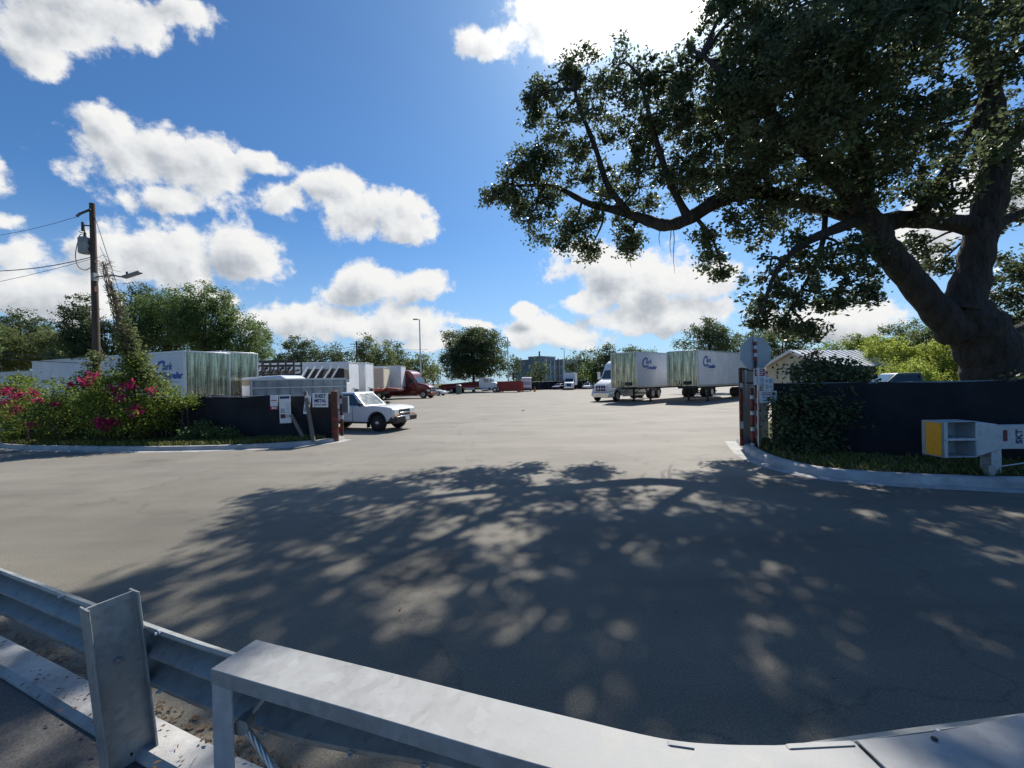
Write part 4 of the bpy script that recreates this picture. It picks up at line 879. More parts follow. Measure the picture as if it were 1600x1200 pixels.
c = at(823, 600, 86); t = thing('delivery_van', 'tall white van end-on by the dark back fence', 'van', (c.x, c.y + 1, 0), heading(-.05, -1))
MB().prism([(-4.0, .5), (-4.0, 2.95), (.6, 2.95), (.9, 2.8), (.95, .5)], -.98, .98).build('body', M['white'], t, bev=.08, seg=3)
MB().panel((.95, -.85, 1.35), (.95, .85, 1.35), (.95, .85, 2.05), (.95, -.85, 2.05), .02).build('windshield', pm('pale_window', (.3, .38, .46), .1, var=.1), t)
b = MB(); b.box(.95, .97, -.6, -.3, 2.35, 2.55); b.box(.95, .97, .15, .6, 2.4, 2.52); b.build('marking', M['signred'], t)
MB().box(.94, 1.1, -.95, .95, .45, .8).build('bumper', M['slate'], t, bev=.03)
for x in (0.1, -3.0):
    for s in (-1, 1): wheel(t, x, s * .85, .38, .24, M['rim'], s)
# dark blue pickup roof behind the right fence
c = at(1352, 600, 15.6); pickup('parked_pickup', 'blue-grey pickup showing only its roof over the right-hand fence', (c.x + 1.3, c.y + .2, .34), heading(-.93, .36), M['slate'], plate=False)
# ------------------------------------------------------------------ guardrail in the foreground
gr = thing('guardrail', 'galvanised steel guardrail curving across the foreground with a flat box channel on top', 'guardrail', (rail[8].x, rail[8].y, 0))
G0 = Vector(gr.location)
rl = [p - G0 for p in rail]
# W-beam (offset +: towards the road, which lies to the left of travel)
wprof = [(.0, .0), (.0, .022), (.08, .062), (.083, .10), (.012, .142), (.0, .152), (.0, .16), (.012, .17), (.083, .212), (.08, .25), (.0, .29), (.0, .312)]
mb = MB(); sweep(mb, [p + Vector((0, 0, .442)) for p in rl], wprof)
wb = mb.build('w_beam', M['galv'], gr, smooth=True, fix=False); sm = wb.modifiers.new('Solidify', 'SOLIDIFY'); sm.thickness = .005; sm.offset = 0
# splice lap of the next beam
seg = [p for p in rl if (at(205, 1000, 2.3).x - .0) < (p + G0).x < at(345, 1000, 2.0).x]
# cap channel: flat top with turned-down edge
def capline(pxs, z): return [gp(x, y, z) - G0 for x, y in pxs]
CZ = .80
far = [(400, 999), (460, 1014), (530, 1031), (600, 1048), (700, 1073), (800, 1098), (900, 1122), (1000, 1146), (1060, 1157), (1120, 1162), (1180, 1163.5), (1260, 1163), (1334, 1158)]
FP = smooth_path([(*p[:2], CZ) for p in capline(far, CZ)], 3)
w_ = .215
def channel(mb, FP, w, z, lip=.065, th=.007):
    nr = normals2(FP); b = len(mb.v); pr = [(0, 0), (-w, 0), (-w, -lip), (-w + th, -lip), (-w + th, -th), (-th, -th), (-th, -lip), (0, -lip)]
    for p, n in zip(FP, nr):
        for o, dz in pr: mb.v.append((p.x + n.x * o, p.y + n.y * o, z + dz))
    m = len(pr)
    for i in range(len(FP) - 1):
        for k in range(m): k2 = (k + 1) % m; mb.f.append((b + i * m + k, b + i * m + k2, b + (i + 1) * m + k2, b + (i + 1) * m + k))
    mb.f.append(tuple(b + k for k in range(m))); mb.f.append(tuple(b + (len(FP) - 1) * m + k for k in range(m - 1, -1, -1)))
mb = MB(); channel(mb, FP, w_, CZ); c1_ = mb.build('cap_channel', M['galvtop'], gr, bev=.004)
far2 = [(1338, 1155.5), (1400, 1150), (1470, 1141), (1540, 1127.5), (1600, 1113)]
F2 = [Vector((*p[:2], CZ)) for p in capline(far2, CZ + .012)]
dd = (F2[-1] - F2[-2]).normalized(); F2 += [F2[-1] + dd * .5, F2[-1] + dd * 1.2, F2[-1] + dd * 2.2]
mb = MB(); channel(mb, smooth_path(F2, 3), w_ + .02, CZ + .012, .06); mb.build('cap_channel', M['galvtop'], gr, bev=.004)
bh = gp(1460, 1155, CZ + .014) - G0
MB().lathe([(.009, 0), (.009, .004), (.006, .006)], bh, 'z', 14).build('bolt_hole', M['dark'], gr)
for a, b, hh in [((1042, 1160), (1084, 1166), .004), ((1228, 1166), (1332, 1161), .0035)]:
    A = gp(*a, CZ + .0005) - G0; B = gp(*b, CZ + .0005) - G0; d_ = (B - A).normalized(); sN = Vector((-d_.y, d_.x, 0))
    MB().hexa([A - sN * .012, B - sN * .012, B + sN * .006, A + sN * .006, A - sN * .012 + Vector((0, 0, hh)) + d_ * .01, B - sN * .012 + Vector((0, 0, hh)), B + sN * .006 + Vector((0, 0, hh)), A + sN * .006 + Vector((0, 0, hh)) + d_ * .01]).build('weld_plate', M['galvtop'], gr, bev=.001)
# end leg of the channel
e0 = FP[0]; en = normals2(FP)[0]; ed = (FP[1] - FP[0]).normalized()
lb = e0 - en * w_ * .98; 
m = MB(); q = [lb, lb + ed * .115, lb + ed * .115 + en * .012, lb + en * .012]
m.hexa([v * 1 + Vector((0, 0, .02 - CZ)) for v in q] + [v + Vector((0, 0, -.008)) for v in q]); m.build('end_leg', M['galvend'], gr, bev=.003)
m = MB(); q = [lb + ed * .0, lb + ed * .008, e0 + ed * .008, e0]
m.hexa([v + Vector((0, 0, -.07)) for v in q] + [v + Vector((0, 0, -.009)) for v in q]); m.build('end_plate', M['galvend'], gr, bev=.002)
# I-section posts behind the beam (our side)
def ipost(loc, rz, h, parent, name='post'):
    m = MB(); c, s = math.cos(rz), math.sin(rz); fw, dp, th = .125, .20, .010
    ip = [(-fw / 2, 0), (fw / 2, 0), (fw / 2, th), (th / 2, th), (th / 2, dp - th), (fw / 2, dp - th), (fw / 2, dp), (-fw / 2, dp), (-fw / 2, dp - th), (-th / 2, dp - th), (-th / 2, th), (-fw / 2, th)]
    n = len(ip); vs = []
    for z in (-.3, h):
        for x, y in ip: vs.append((loc.x + c * x - s * y, loc.y + s * x + c * y, z))
    m.add(vs, [tuple(range(n - 1, -1, -1)), tuple(range(n, 2 * n))] + [(i, (i + 1) % n, n + (i + 1) % n, n + i) for i in range(n)])
    return m.build(name, M['galv'], parent, bev=.002)
nr = normals2(rail)
pc = at(150, 940, 2.32); best = min(range(len(rail)), key=lambda i: (rail[i] - Vector((pc.x, pc.y, 0))).length)
n_ = nr[best]; pl = gp(118, 953, .835) - G0
dirn = math.atan2(n_.y, n_.x) - math.pi / 2
pr_ = gp(119, 951, .93) - G0; pq = gp(190, 928, .93) - G0
rzp_ = math.atan2((pq - pr_).y, (pq - pr_).x) - math.pi / 2
postloc = Vector((pr_.x, pr_.y, 0)) + (Vector((pq.x, pq.y, 0)) - Vector((pr_.x, pr_.y, 0))).normalized() * .0
po = ipost(Vector((0, 0, 0)), rzp_ + .05, .93, gr); po.location = postloc + Vector((.03, 0, 0)); po.rotation_euler = Vector((0, 0, 1)).rotation_difference(Vector((-.10, 0, 1)).normalized()).to_euler(); po.location += Vector((.095, 0, 0))
b0 = pq * .55 + pr_ * .45
bl = MB(); bl.lathe([(.016, 0), (.016, .012), (.009, .014), (.009, .03)], (b0.x + .07, b0.y - .0, .62), 'x', 6); bl.build('bolt', M['galv'], gr)
for k in (1, 2):
    q = pl + d0 * 1.9 * k; ipost(Vector((q.x, q.y, 0)), dirn, .83, gr)
# splice and mounting bolts along the beam's back
for i in range(14, len(rl) - 6, 3):
    p = rl[i]; n2 = normals2(rl)[i]
    for dz in (.50, .698): MB().lathe([(.014, 0), (.014, .009), (.008, .010), (.008, .022)], (0, 0, 0), 'z', 6).build('splice_bolt', M['galvend'], gr).matrix_local = Matrix.Translation(p - n2 * .002 + Vector((0, 0, dz - .053 if dz < .6 else dz + .05))) @ (-n2).to_track_quat('Z', 'Y').to_matrix().to_4x4()
# anchor cable
ca = gp(380, 1132, .55) - G0; cb = gp(470, 1262, .25) - G0
cbm = MB(); P = [ca + (cb - ca) * (i / 12) for i in range(13)]
d_ = (cb - ca).normalized(); u_ = d_.cross(Vector((0, 0, 1))).normalized(); v_ = d_.cross(u_)
for k in range(5):
    cbm.tube([p + (u_ * math.cos(i * .9 + k * 1.257) + v_ * math.sin(i * .9 + k * 1.257)) * .009 for i, p in enumerate(P)], .006, 6)
cbm.build('anchor_cable', M['alu'], gr, smooth=True)
br_ = MB(); br_.lathe([(.012, -.02), (.034, -.02), (.034, .03), (.02, .045), (.02, .07), (.012, .07)], ca, 'y', 12); br_.tube([ca + Vector((0, .03, .0)), ca + Vector((.06, .05, .07)), ca + Vector((.11, .06, .13))], .009, 6); br_.build('cable_bracket', M['galv'], gr, smooth=True)
# ------------------------------------------------------------------ far guardrail end terminal (right)
tp = gp(1548, 738, .15); ax = Vector((1, -.04, 0)).normalized()
te = thing('guardrail_terminal', 'pale blue-grey boxy guardrail end terminal with an amber end face, on the right verge', 'guardrail', (tp.x, tp.y, .14), heading(ax.x, ax.y))
zt_, zb_ = .98, .33
m = MB(); m.box(-1.02, -.42, -.20, .20, zt_ - .015, zt_); m.box(-1.02, -.42, -.20, .20, zb_, zb_ + .015); m.box(-.98, -.42, -.2, .2, .63, .675); m.box(-.98, -.42, .17, .2, zb_, zt_); m.box(-1.0, -.93, -.19, -.16, zb_ + .01, zt_ - .01); m.build('terminal_head', M['galvend'], te, bev=.006)
m = MB(); m.box(-1.035, -1.02, -.20, .20, zb_, zt_); m.build('end_plate', M['galv'], te, bev=.004)
m = MB(); m.box(-1.048, -1.034, -.185, .10, zb_ + .03, zt_ - .03); m.build('reflector', M['yellow'], te)
m = MB(); m.hexa([(-.45, -.20, zb_), (.02, -.12, zb_ + .10), (.02, .12, zb_ + .10), (-.45, .2, zb_), (-.45, -.2, zt_), (.02, -.12, zt_ - .07), (.02, .12, zt_ - .07), (-.45, .2, zt_)]); m.build('tapered_neck', M['galvend'], te, bev=.02)
m = MB(); m.box(.0, 7.0, -.10, .02, zb_ + .12, zt_ - .09); m.build('rail_beam', M['galvend'], te, bev=.012)
m = MB(); m.box(-.09, .09, -.10, .10, -.2, zb_ + .14); m.build('post', M['galvend'], te, bev=.006)
for x in (1.9, 3.8, 5.7): m = MB(); m.box(x - .08, x + .08, .025, .17, -.2, zb_ + .5); m.build('post', M['galvend'], te, bev=.006)
m = MB(); m.box(-.28, -.17, -.24, -.12, -.05, .19); m.build('foundation_stub', M['galv'], te, bev=.006)
m = MB(); m.tube([(.1, -.04, .12), (.5, -.05, .18), (1.2, -.05, .34), (1.9, -.05, .5)], .015, 8); m.build('anchor_cable', M['alu'], te, smooth=True)
m = MB(); m.box(.12, .19, -.108, -.101, .60, .80); m.build('sticker', M['maroonink'], te, bev=.002)
lettering('SKT', .15, M['navy'], te, (.40, -.104, .68), (R_(90), R_(-90), 0), bold=.004)
# ------------------------------------------------------------------ fences
def screen_fence(label, pts, h, z, post_every=2.4, group='dark screened fences', sag=.05):
    P = smooth_path([(*p, 0) for p in pts], 10); L0 = [0]
    for i in range(1, len(P)): L0.append(L0[-1] + (P[i] - P[i - 1]).length)
    t = thing('screened_fence', label, 'fence', (P[0].x, P[0].y, z), 0, group); O = Vector((P[0].x, P[0].y, 0)); nr = normals2(P)
    # fine resample for gentle billows
    n = int(L0[-1] / .12); m = MB(); rows = 7
    pts_ = []
    for i in range(n + 1):
        s = L0[-1] * i / n; j = max(k for k in range(len(L0)) if L0[k] <= s + 1e-9); j = min(j, len(P) - 2); f = (s - L0[j]) / (L0[j + 1] - L0[j])
        p = P[j].lerp(P[j + 1], f) - O; nn = nr[j]
        ph = s / post_every * math.pi
        for r in range(rows):
            v = r / (rows - 1); b = .06 * math.sin(ph) ** 2 * math.sin(v * math.pi) + .02 * math.sin(s * 5.1 + r * 1.1) * (.4 + .6 * v) + .012 * math.sin(s * 11.3 + r * 2.3)
            top = h - sag * abs(math.sin(ph)) * (1 + .4 * math.sin(s * .7)) if r == rows - 1 else h * v * (.98)
            m.v.append((p.x + nn.x * b, p.y + nn.y * b, .03 + top if r else .02))
        pts_.append((p, nn))
    for i in range(n):
        for r in range(rows - 1): a = i * rows + r; m.f.append((a, a + rows, a + rows + 1, a + 1))
    m.build('privacy_screen', M['fabric'], t, smooth=True, fix=False)
    s = 0
    while s <= L0[-1]:
        p, nn = pts_[min(n, int(s / L0[-1] * n))]; b = MB(); b.tube([p - nn * .05, p - nn * .05 + Vector((0, 0, h + .0))], .03, 8); b.lathe([(.036, h + .0), (.03, h + .03), (.004, h + .04)], p - nn * .05, 'z', 8); b.build('post', M['grey'], t, smooth=True); s += post_every
    b = MB(); b.tube([p - nn * .03 + Vector((0, 0, h + .0)) for p, nn in pts_[::6]], .02, 8); b.build('top_rail', M['grey'], t, smooth=True)
    return t
FLp = [(-6.55, 15.05), (-8.5, 15.2), (-10.6, 15.35), (-13.0, 15.6), (-17.0, 16.6), (-22, 18.6)]
screen_fence('low dark screened fence with signs on it, left of the entrance', FLp, 1.58, .10)
FRp = [(20, 7.75), (14, 8.1), (10.5, 8.6), (9.0, 9.1), (7.75, 10.05), (6.95, 11.15)]
screen_fence('dark screened fence right of the entrance, under the oak', FRp, 1.66, .15, sag=.03)
bf0 = at(828, 600, 97); bf1 = at(868, 600, 101)
screen_fence('far dark fence closing the back of the yard', [(bf0.x - 6, bf0.y - 2), (bf0.x, bf0.y), (bf1.x, bf1.y), (bf1.x + 8, bf1.y + 2)], 1.95, 0, 3.0)
# grey sheet gate folded back + gate post with tape
gpst = gp(1170, 703); t = thing('yard_gate', 'dark grey sheet gate leaf swung open behind the stop sign', 'gate', (gpst.x - .12, gpst.y + .15, 0), 0)
m = MB(); m.hexa([(0, 0, .12), (.06, .0, .12), (1.5, 1.2, .12), (1.44, 1.25, .12), (0, 0, 2.22), (.06, 0, 2.22), (1.5, 1.2, 2.12), (1.44, 1.25, 2.12)]); m.build('sheet_panel', M['grey'], t)
m = MB(); m.beam((-.02, -.05, .1), (-.02, -.05, 2.26), .07, .07); m.beam((0, -.05, 2.24), (1.46, 1.17, 2.14), .06, .06); m.beam((0, -.05, 1.85), (1.46, 1.17, 1.8), .05, .05); m.build('frame', M['rust'], t, bev=.008)
m = MB(); m.box(.06, .10, -.14, -.09, 1.2, 2.2); m.build('latch_bar', M['alu'], t)
for i in range(5): m = MB(); m.box(-.058, .018, -.098, -.088, .2 + i * .38, .2 + i * .38 + (.2 if i % 2 else .12)); m.build('reflective_tape', M['reflwhite'] if i % 3 == 1 else M['reflred'], t)
def taped_post(name, label, loc, h, r, tapes, lean=(0, 0), group=None, base=M['rust'], n=10):
    t = thing(name, label, 'post', loc, 0, group); m = MB(); m.tube([(0, 0, -.1), (lean[0], lean[1], h)], r, n); m.lathe([(r * 1.05, h), (r * .6, h + .03)], (lean[0], lean[1], 0), 'z', n)
    m.build('shaft', base, t, smooth=True)
    for z0, z1, c in tapes:
        a, b = z0 / h, z1 / h; m = MB(); m.tube([(lean[0] * a, lean[1] * a - .004, z0), (lean[0] * b, lean[1] * b - .004, z1)], r + .006, n); m.build('reflective_tape', M['reflred'] if c == 'r' else M['reflwhite'], t, smooth=True)
    return t
tl = []; z = .05
for k in range(9): tl.append((z, z + .16, 'rw'[k % 2])); z += .172
c = gp(1186, 704); taped_post('barrier_post', 'red and white taped post nearest the warning signs, below the stop sign', (c.x, c.y, .02), 1.62, .05, tl, group='taped posts at the right gate')
z = .1; tl2 = []
for k in range(7): tl2.append((z, z + .10 + .08 * (k % 2), 'wr'[k % 2])); z += .215
c = gp(1176.5, 705); taped_post('barrier_post', 'patchily taped post between the gate leaf and the warning signs', (c.x, c.y, .02), 1.66, .045, tl2, group='taped posts at the right gate')
# left gate posts
c = gp(524, 690); tl3 = [(.35, .42, 'r'), (.8, .86, 'r'), (1.25, 1.4, 'r')]
taped_post('gate_post', 'stout rust-brown gate post at the end of the left fence', (c.x, c.y, 0), 1.80, .12, tl3[:2], group='left gate posts', n=14)
c = gp(534.5, 683); taped_post('gate_post', 'thin peeling gate post just behind the stout brown one', (c.x, c.y, 0), 1.62, .06, [(.7, .85, 'w'), (1.3, 1.5, 'w'), (.3, .4, 'r')], group='left gate posts')
c = at(537, 600, 15.4); t = thing('gate_latch_box', 'small grey steel box on the thin left gate post', 'box', (c.x + .05, c.y, .98), 0)
MB().box(-.1, .12, -.08, .06, 0, .62).build('box_body', M['grey'], t, bev=.01)
MB().box(-.08, .1, -.09, -.08, .05, .57).build('lid', M['slate'], t)
# ------------------------------------------------------------------ signs
def fsign(name, label, cat, x0, y0, x1, y1, depth, mat=None, tilt=0.0, yaw=0.0, group=None):
    """flat board with top-left (x0,y0) and bottom-right (x1,y1) as seen, standing at depth"""
    a = at(x0, y0, depth); b = at(x1, y1, depth); w = b.x - a.x; h = a.z - b.z
    t = thing(name, label, cat, ((a.x + b.x) / 2, depth, (a.z + b.z) / 2), yaw, group); t.rotation_euler = (0, tilt, yaw)
    MB().box(-w / 2, w / 2, -.006, .006, -h / 2, h / 2).build('board', mat or M['signwhite'], t, bev=.003)
    return t, w, h
def band(t, x0, x1, z0, z1, mat, name='printed_band', y=-.0085): return MB().box(x0, x1, y, -.0061, z0, z1).build(name, mat, t)
RX = (R_(90), 0, 0)
SG = 'signs on the left fence'
t, w, h = fsign('sheet_metal_sign', 'white board reading SHEET METAL by the left gate post', 'sign', 488, 614.5, 513, 636, 14.75, tilt=.02, group=SG)
lettering('SHEET', .165, M['navy'], t, (0, -.008, h * .28), RX, bold=.006, sx=.86)
lettering('METAL', .165, M['navy'], t, (0, -.008, -h * .05), RX, bold=.006, sx=.86)
lettering('727 217-3499', .075, M['navy'], t, (0, -.008, -h * .33), RX, bold=.002)
t, w, h = fsign('notice_sign', 'tall white notice with a maroon panel, largest on the left fence', 'sign', 436, 617, 455, 661, 14.95, tilt=-.02, group=SG)
band(t, -w * .42, w * .42, h * .36, h * .45, M['navy']); band(t, -w * .42, w * .02, -h * .33, -h * .18, M['maroonink']); band(t, w * .06, w * .42, -h * .3, -h * .2, M['signgrey'])
for k in range(5): band(t, w * (.08 if k < 4 else -.4), w * .42, h * (.16 - .075 * k), h * (.19 - .075 * k), M['signgrey'], 'printed_line')
band(t, -w * .40, -w * .02, -h * .12, h * .02, M['signgrey'], 'printed_picture')
t, w, h = fsign('notice_sign', 'small red-bordered sign left of the tall white notice', 'sign', 422, 618, 434.5, 640, 15.0, M['signwhite'], group=SG)
band(t, -w * .5, w * .5, -h * .5, -h * .26, M['signred']); band(t, -w * .38, w * .38, h * .12, h * .18, M['signred']); band(t, -w * .30, -w * .04, -h * .44, -h * .32, M['signwhite'], y=-.010); band(t, w * .04, w * .3, -h * .44, -h * .32, M['signwhite'], y=-.010)
t, w, h = fsign('notice_sign', 'narrow white strip sign with a yellow badge, fixed to the leaning stake', 'sign', 475, 618, 485, 647, 14.72, tilt=.14, group=SG)
MB().lathe([(w * .42, -.009), (w * .42, -.0065)], (0, 0, h * .08), 'y', 16).build('badge', M['amber'], t)
for k in range(3): band(t, -w * .4, w * .4, -h * (.2 + .08 * k), -h * (.16 + .08 * k), M['navy'], 'printed_line')
band(t, -w * .4, w * .3, h * .3, h * .36, M['signgrey'], 'printed_line')
def stake(label, p, q, wd, group='timber stakes by the left gate'):
    p = Vector(p); q = Vector(q); o = MB().beam(p - p, q - p, wd, wd * .6, up=(0, 1, 0)).build('timber_stake', M['greywood'], bev=.006); o.location = p; tag(o, label, 'stake', group); return o
stake('leaning stake under the tall white notice, slanting down to the right', gp(477, 689, .1), at(455, 648, 14.85), .11)
stake('nearly upright stake carrying the narrow strip sign', gp(490, 690, .1), at(477, 612, 14.82), .12)
# right gate signs
SR = 'warning signs at the right gate'
t, w, h = fsign('warning_sign', 'red-headed white sign highest on the right gate, under the stop sign', 'sign', 1177.5, 576, 1196, 601, 11.0, group=SR)
band(t, -w * .44, w * .44, h * .04, h * .46, M['signred']); 
for k, tx in enumerate((.6, .72, .62)): band(t, -w * tx * .5, w * tx * .5, h * (.36 - .12 * k), h * (.41 - .12 * k), M['signwhite'], 'printed_line', y=-.0105)
for k in range(2): band(t, -w * .36, w * .3, -h * (.12 + .14 * k), -h * (.08 + .14 * k), M['signgrey'], 'printed_line')
t, w, h = fsign('warning_sign', 'small pale grey sign with a figure symbol, lower right of the red-headed one', 'sign', 1193.5, 590, 1208.5, 609.5, 10.9, M['signwhite'], group=SR)
MB().lathe([(w * .17, -.009), (w * .17, -.0065)], (-w * .2, 0, h * .22), 'y', 14).build('symbol', M['signgrey'], t); band(t, w * .05, w * .38, h * .05, h * .38, M['signgrey'], 'symbol'); band(t, -w * .36, -w * .04, -h * .4, -h * .05, M['signgrey'], 'symbol'); band(t, w * .05, w * .36, -h * .3, -h * .15, M['signgrey'], 'symbol')
t, w, h = fsign('warning_sign', 'white WARNING sign with a red header strip, lowest of the right gate signs', 'sign', 1187, 611, 1214, 629, 10.75, group=SR)
band(t, -w * .42, w * .42, h * .14, h * .40, M['signred']); lettering('WARNING', .088, M['signwhite'], t, (0, -.010, h * .27), RX, bold=.002)
band(t, -w * .36, w * .34, -h * .06, -h * .0, M['navy'], 'printed_line'); band(t, -w * .34, w * .34, -h * .33, -h * .27, M['navy'], 'printed_line')
sp_ = gp(1190, 706, .05); t = thing('sign_stake', 'thin steel stake carrying the three warning signs', 'stake', (sp_.x + .05, sp_.y + .18, .05), 0)
MB().box(-.025, .025, -.02, .02, -.1, 2.2).build('shaft', M['alu'], t); MB().box(.0, .32, -.03, -.022, 1.5, 1.54).build('crosspiece', M['alu'], t)
# stop sign seen from behind on a taped leaning post
sc_ = at(1178, 552.5, 11.5); pb = gp(1187, 703, .02)
t = thing('stop_sign', 'octagonal road sign seen from its bare grey back, on a red-and-white taped post', 'sign', (pb.x, pb.y + .05, .0), 0)
rel = Vector((sc_.x - pb.x, .06, sc_.z))
m = MB(); R8 = .455; yaw = .12
vs = [(R8 / math.cos(R_(22.5)) * math.cos(R_(22.5 + 45 * k)), R8 / math.cos(R_(22.5)) * math.sin(R_(22.5 + 45 * k))) for k in range(8)]
m.prism([(x, z) for x, z in vs], -.004, .004); pl_ = m.build('sign_plate', M['signback'], t, bev=.002); pl_.location = rel + Vector((0, .04, 0)); pl_.rotation_euler = (0, .03, yaw)
top = rel + Vector((-.03, 0, .42))
m = MB(); m.tube([(0, 0, -.2), tuple(top)], .035, 8); m.build('post', M['dark'], t, smooth=True)
for k in range(6):
    f0 = .80 + .2 * (k / 6); f1 = f0 + .2 / 6 * .96; m = MB(); m.tube([Vector(top) * f0, Vector(top) * f1], .043, 8); m.build('reflective_tape', M['reflred' if k % 2 == 0 else 'reflwhite'], t, smooth=True)
for dz in (-.22, .25): m = MB(); m.lathe([(.022, -.06), (.022, -.045), (.012, -.043)], rel + Vector((0, 0, dz)), 'y', 8); m.build('bolt', M['galv'], t)
# ------------------------------------------------------------------ utility pole, guy, wires
pt = at(144, 318, 16.2); UP = Vector((pt.x, pt.y, 0)); hp_ = pt.z
t = thing('utility_pole', 'tall brown wooden utility pole with a grey transformer and a street-light arm', 'utility pole', UP)
m = MB(); m.tube([(0, 0, -.2), (0.02, 0, hp_ * .5), (0, 0, hp_)], [.13, .115, .09], 14); m.build('shaft', M['wood'], t, smooth=True)
def rp(px, py): return at(px, py, 16.1) - UP
tr = rp(132, 384); m = MB(); m.lathe([(.17, -.30), (.19, -.27), (.19, .24), (.20, .26), (.15, .32), (.06, .34)], tr, 'z', 18); trf = m.build('transformer', M['greypanel'], t, smooth=True)
m = MB(); m.lathe([(.03, .34), (.055, .37), (.03, .40), (.055, .43), (.03, .46), (.05, .49), (.015, .55)], tr + Vector((.03, 0, 0)), 'z', 10); m.build('bushing', M['dark'], trf, smooth=True)
m = MB(); m.obox(tr + Vector((.2, .0, .1)), .14, .08, .12); m.obox(tr + Vector((.2, .0, -.15)), .14, .08, .1); m.build('bracket', M['dark'], t)
a = rp(142, 327); b = rp(125, 334); m = MB(); m.beam(a, b, .07, .05); m.build('top_bracket', M['dark'], t); m = MB()
for k in range(3): p = b + (rp(119, 339) - b) * (k / 3); m.lathe([(.03, -.05), (.055, 0), (.03, .05)], p, 'x', 8); 
m.build('strain_insulator', M['slate'], t, smooth=True)
a = rp(142, 353); b = rp(130, 352); m = MB(); m.beam(a, b, .04, .04); m.tube([rp(129, 347), rp(130, 361)], [.04, .06], 8); m.beam(rp(124, 362), rp(134, 366), .03, .03); m.build('cutout_fuse', M['dark'], t)
m = MB(); lp_ = [rp(134, 372), rp(126, 366), rp(121, 380), rp(118, 400), rp(122, 416), rp(132, 422), rp(142, 418)]; m.tube(smooth_path(lp_, 5), .014, 6); m.build('drop_wire', M['dark'], t)
arm = [rp(147, 433), rp(160, 431.5), rp(178, 430.5), rp(186, 432), rp(196, 433)]; m = MB(); m.tube(smooth_path(arm, 4), .028, 8); m.obox(rp(148, 433), .12, .2, .3); lam = m.build('light_arm', M['grey'], t, smooth=True)
m = MB(); A = rp(193, 433.5); B = rp(220, 425); m.beam(A, B, .22, .09); lh = m.build('lamp_head', M['grey'], lam, bev=.03); m = MB(); m.lathe([(.03, 0), (.035, .12), (.01, .14)], A + (B - A) * .2 + Vector((0, 0, .05)), 'z', 8); m.build('photocell', M['dark'], lam)
m = MB(); m.obox(rp(149, 452), .1, .16, .22); m.obox(rp(149, 409), .06, .1, .1); m.build('clamp', M['rust'], t)
def wire(label, pts, r=.012, group='overhead wires', name='power_line', sag=.4):
    P = []
    for i in range(len(pts) - 1):
        for k in range(10): f = k / 10; p = Vector(pts[i]).lerp(Vector(pts[i + 1]), f); p.z -= sag * 4 * f * (1 - f); P.append(p)
    P.append(Vector(pts[-1])); O = P[0].copy(); m = MB(); m.tube([p - O for p in P], r, 5); o = m.build(name, M['dark'], smooth=True); o.location = O; tag(o, label, 'power line', group)
wire('level overhead wire running left from below the transformer', [at(142, 402, 16.2), at(-160, 412, 15)], .016)
wire('faint overhead wire slanting down to the left below the level one', [at(142, 405, 16.2), at(-260, 470, 22)], .009)
wire('overhead wire dropping left from the pole-top bracket', [at(119, 339, 16.1), at(-160, 372, 19)], .008)
wire('upper of the two thin wires crossing the dark trees at far left', [at(-60, 544, 30), at(146, 562, 24)], .018, sag=.1)
wire('lower of the two thin wires crossing the dark trees at far left', [at(-60, 553, 30), at(146, 568, 24)], .018, sag=.1)
# guy with vines and a faded guard
gb_ = gp(262, 684, .1); gt = at(148, 338, 16.2); g0 = Vector((gb_.x, gb_.y, .1))
t = thing('guy_wire', 'slanting guy wire of the utility pole, with a faded yellow guard at its foot', 'guy wire', g0)
m = MB(); m.tube([Vector((0, 0, -.1)), gt - g0], .012, 6); m.build('wire', M['dark'], t)
dg = (gt - g0).normalized(); m = MB(); m.tube([dg * .0, dg * 2.35], .055, 10); m.build('guard', M['guard'], t, smooth=True)
m = MB(); m.lathe([(.02, -.1), (.03, 0), (.02, .12)], dg * ((gt - g0).length * .55), 'z', 8); m.build('strain_insulator', M['slate'], t)
# vine tower on the guy
vb = at(205, 600, 15.3); t = thing('climbing_vine', 'tall dry-topped vine climbing the guy wire above the bougainvillea', 'vine', (vb.x, vb.y, .1)); O = Vector(t.location)
V = []; sm_ = MB()
for px, py, r, k in [(222, 590, 20, 1), (214, 570, 19, 1), (206, 555, 17, 1), (203, 538, 15, .9), (196, 522, 12, .6), (212, 580, 25, .9), (240, 600, 20, .9), (196, 505, 9, .3), (190, 485, 8, .22), (183, 462, 6, .2)]:
    c = at(px, py, 15.3) - O; rm = r * 15.3 / F; cc, pts, rn = clump_points(c, (rm, rm * .8, rm * 1.1), int(14 * k + 6), 26 * k + 6, .10, .2); V.append(leaf_quads(pts, .11, .55))
quads_mesh('foliage', np.concatenate(V), M['leafC'], t)
for i in range(34):
    f0 = random.uniform(.0, .5); a = at(225 - 5 * random.random() * 4, 610, 15.3) - O; pts = []
    x, y = 222 + random.uniform(-14, 14), 600
    e = random.choice([(160, 410), (172, 440), (180, 470), (165, 425), (192, 500), (200, 525), (178, 455), (163, 445)])
    for k in range(9):
        f = k / 8; pts.append(at(x + (e[0] - x) * f ** .8 + random.uniform(-5, 5) * (1 - abs(f - .5)), y + (e[1] - y) * f + random.uniform(-3, 3), 15.3 + random.uniform(-.2, .2)) - O)
    sm_.tube(smooth_path(pts, 2), [.012] * (len(pts) * 2 - 1), 4)
